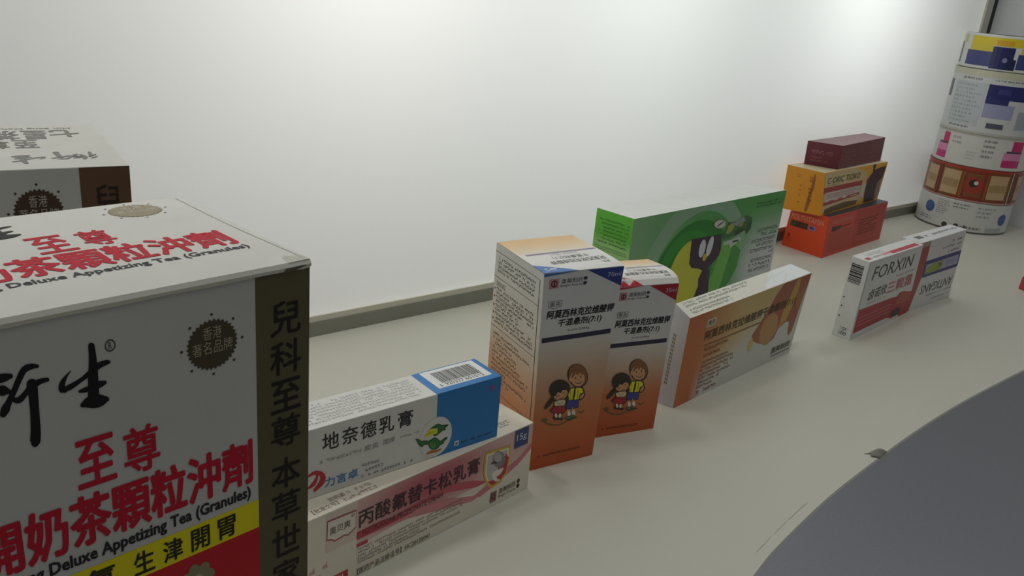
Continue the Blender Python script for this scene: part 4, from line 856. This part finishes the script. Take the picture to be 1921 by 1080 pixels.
d.dot(m, -0.70, 0.60, 0.19, '#3c5c96'); d.dot(m, 0.84, 0.50, 0.19, '#3c5c96')
d.micro(m, -0.55, -0.28, 0.45, 0.92, 7, '#9c9ea2', 1); d.micro(m, -0.86, -0.60, 0.16, 0.30, 2, '#8e90a4', 2); d.micro(m, -0.22, 0.24, 0.72, 0.92, 2, '#8a8c88', 3); d.micro(m, 0.30, 0.70, 0.50, 0.9, 3, '#a0a2a4', 4); d.patch(m, 0.55, 0.86, 0.06, 0.22, '#aab0ae')
d.micro(m, 0.02, 0.5, 0.08, 0.24, 1, '#8a8c88', 6)
d.dot(m, -0.30, 0.14, 0.085, '#3e3834', 2); d.dot(m, -0.06, 0.16, 0.085, '#3e3834', 2); d.dot(m, 0.12, 0.18, 0.05, '#5e5854', 2)
done()
d, m, done = reel(ZR[1]+.0003, ZR[2], 0.003, -0.002, RR*1.002, 'brown and red label reel with cream panels, second from the bottom of the corner stack', '#8a3a24')
d.ringrow(m, 0.10, 0.86, '#8a5a2c', 1); d.ringrow(m, 0.93, 1.0, '#a83a28', 1); d.ringrow(m, 0.0, 0.05, '#b08478', 1)
for a, b in ((-0.93, -0.72), (-0.60, -0.24), (0.36, 0.72), (0.90, 0.985)):
    d.patch(m, a-0.02, b+0.02, 0.08, 0.92, '#7a4a26', 2); d.patch(m, a, b, 0.14, 0.86, '#bfa27c', 3); d.patch(m, a+0.02, b-0.02, 0.36, 0.58, '#a58a5e', 4)
d.patch(m, -0.16, 0.30, 0.06, 0.94, '#8a3222', 2); d.patch(m, -0.10, 0.24, 0.15, 0.85, '#80502c', 3); d.dot(m, 0.06, 0.50, 0.26, '#a03a2c', 4); d.dot(m, 0.05, 0.56, 0.12, '#3a2c2a', 5); d.dot(m, 0.10, 0.58, 0.06, '#d0cac2', 6)
d.patch(m, 0.775, 0.80, 0.0, 0.98, '#b8ac98', 5); d.patch(m, 0.81, 0.87, 0.04, 0.96, '#6e2a22', 4); d.patch(m, -0.69, -0.64, 0.05, 0.95, '#7a2a20', 4)
done()
d, m, done = reel(ZR[2]+.0003, ZR[3], 0.006, -0.004, RR*0.998, 'white label reel with pink patches, middle of the corner stack', '#cfcfc9')
for a, b in ((-0.90, -0.70), (0.46, 0.80)):
    d.patch(m, a, b, 0.12, 0.34, '#c03074', 1); d.patch(m, a, b, 0.34, 0.56, '#d98ab0', 1); d.patch(m, a+(b-a)*0.12, b, 0.56, 0.62, '#4a4a50', 2); d.patch(m, a+(b-a)*0.4, b, 0.62, 0.92, '#c22c68', 1)
d.micro(m, -0.62, -0.35, 0.60, 0.9, 2, '#a2a4a4', 7); d.micro(m, 0.02, 0.34, 0.30, 0.92, 4, '#8e9090', 8); d.micro(m, -0.30, -0.04, 0.2, 0.5, 3, '#bcbdbb', 9)
d.ringrow(m, 0.95, 1.0, '#b0b0a4', 1)
done()
d, m, done = reel(ZR[3]+.0003, ZR[4], 0.008, -0.005, RR*1.0, 'wide white label reel with dark blue blocks, second from the top of the corner stack', '#c9cbc9')
d.ringrow(m, 0.90, 1.0, '#c2bfa8', 1); d.ringrow(m, 0.0, 0.04, '#b4b4a8', 1)
d.patch(m, -0.985, -0.93, 0.52, 0.80, '#4a505a', 1); d.patch(m, -0.86, -0.24, 0.12, 0.80, '#b9bfc1', 1)
d.micro(m, -0.84, -0.28, 0.14, 0.78, 10, '#9aa2a6', 11); d.micro(m, -0.80, -0.30, 0.06, 0.12, 1, '#7c8084', 12); d.micro(m, -0.75, -0.20, 0.82, 0.89, 1, '#8a8884', 13)
d.patch(m, -0.20, 0.58, 0.58, 0.80, '#2a2c68', 2); d.patch(m, -0.20, 0.26, 0.50, 0.58, '#34366c', 2); d.patch(m, -0.20, 0.40, 0.28, 0.50, '#9a9cbc', 1); d.patch(m, 0.0, 0.26, 0.66, 0.74, '#3c3e7c', 3); d.patch(m, -0.06, 0.28, 0.12, 0.20, '#55586c', 2)
d.patch(m, 0.50, 0.9, 0.14, 0.42, '#9fa3ac', 1); d.micro(m, -0.10, 0.8, 0.84, 0.89, 1, '#84868a', 15)
done()
d, m, done = reel(ZR[4]+.0003, ZR[5], 0.012, -0.006, RR*0.985, 'white label reel with yellow and dark blue blocks, top of the corner stack', '#cfcfcb')
d.patch(m, -0.99, -0.955, 0.12, 0.72, '#4c4e50', 1); d.patch(m, -0.95, -0.90, 0.72, 0.94, '#b5b84a', 1)
for o in (0.0, 1.02):
    d.patch(m, -0.80+o, 0.22+o, 0.70, 0.93, '#d2bd2a', 1); d.patch(m, -0.80+o, -0.34+o, 0.52, 0.70, '#cdb93a', 1); d.patch(m, -0.30+o, 0.05+o, 0.72, 0.86, '#cf9c28', 2)
    d.patch(m, -0.84+o, -0.34+o, 0.10, 0.52, '#3e4478', 1); d.patch(m, -0.34+o, 0.10+o, 0.06, 0.68, '#26285c', 1); d.patch(m, 0.0+o, 0.16+o, 0.06, 0.36, '#24264c', 1.5); d.dot(m, -0.06+o, 0.32, 0.07, '#7c7ea4', 3)
done()
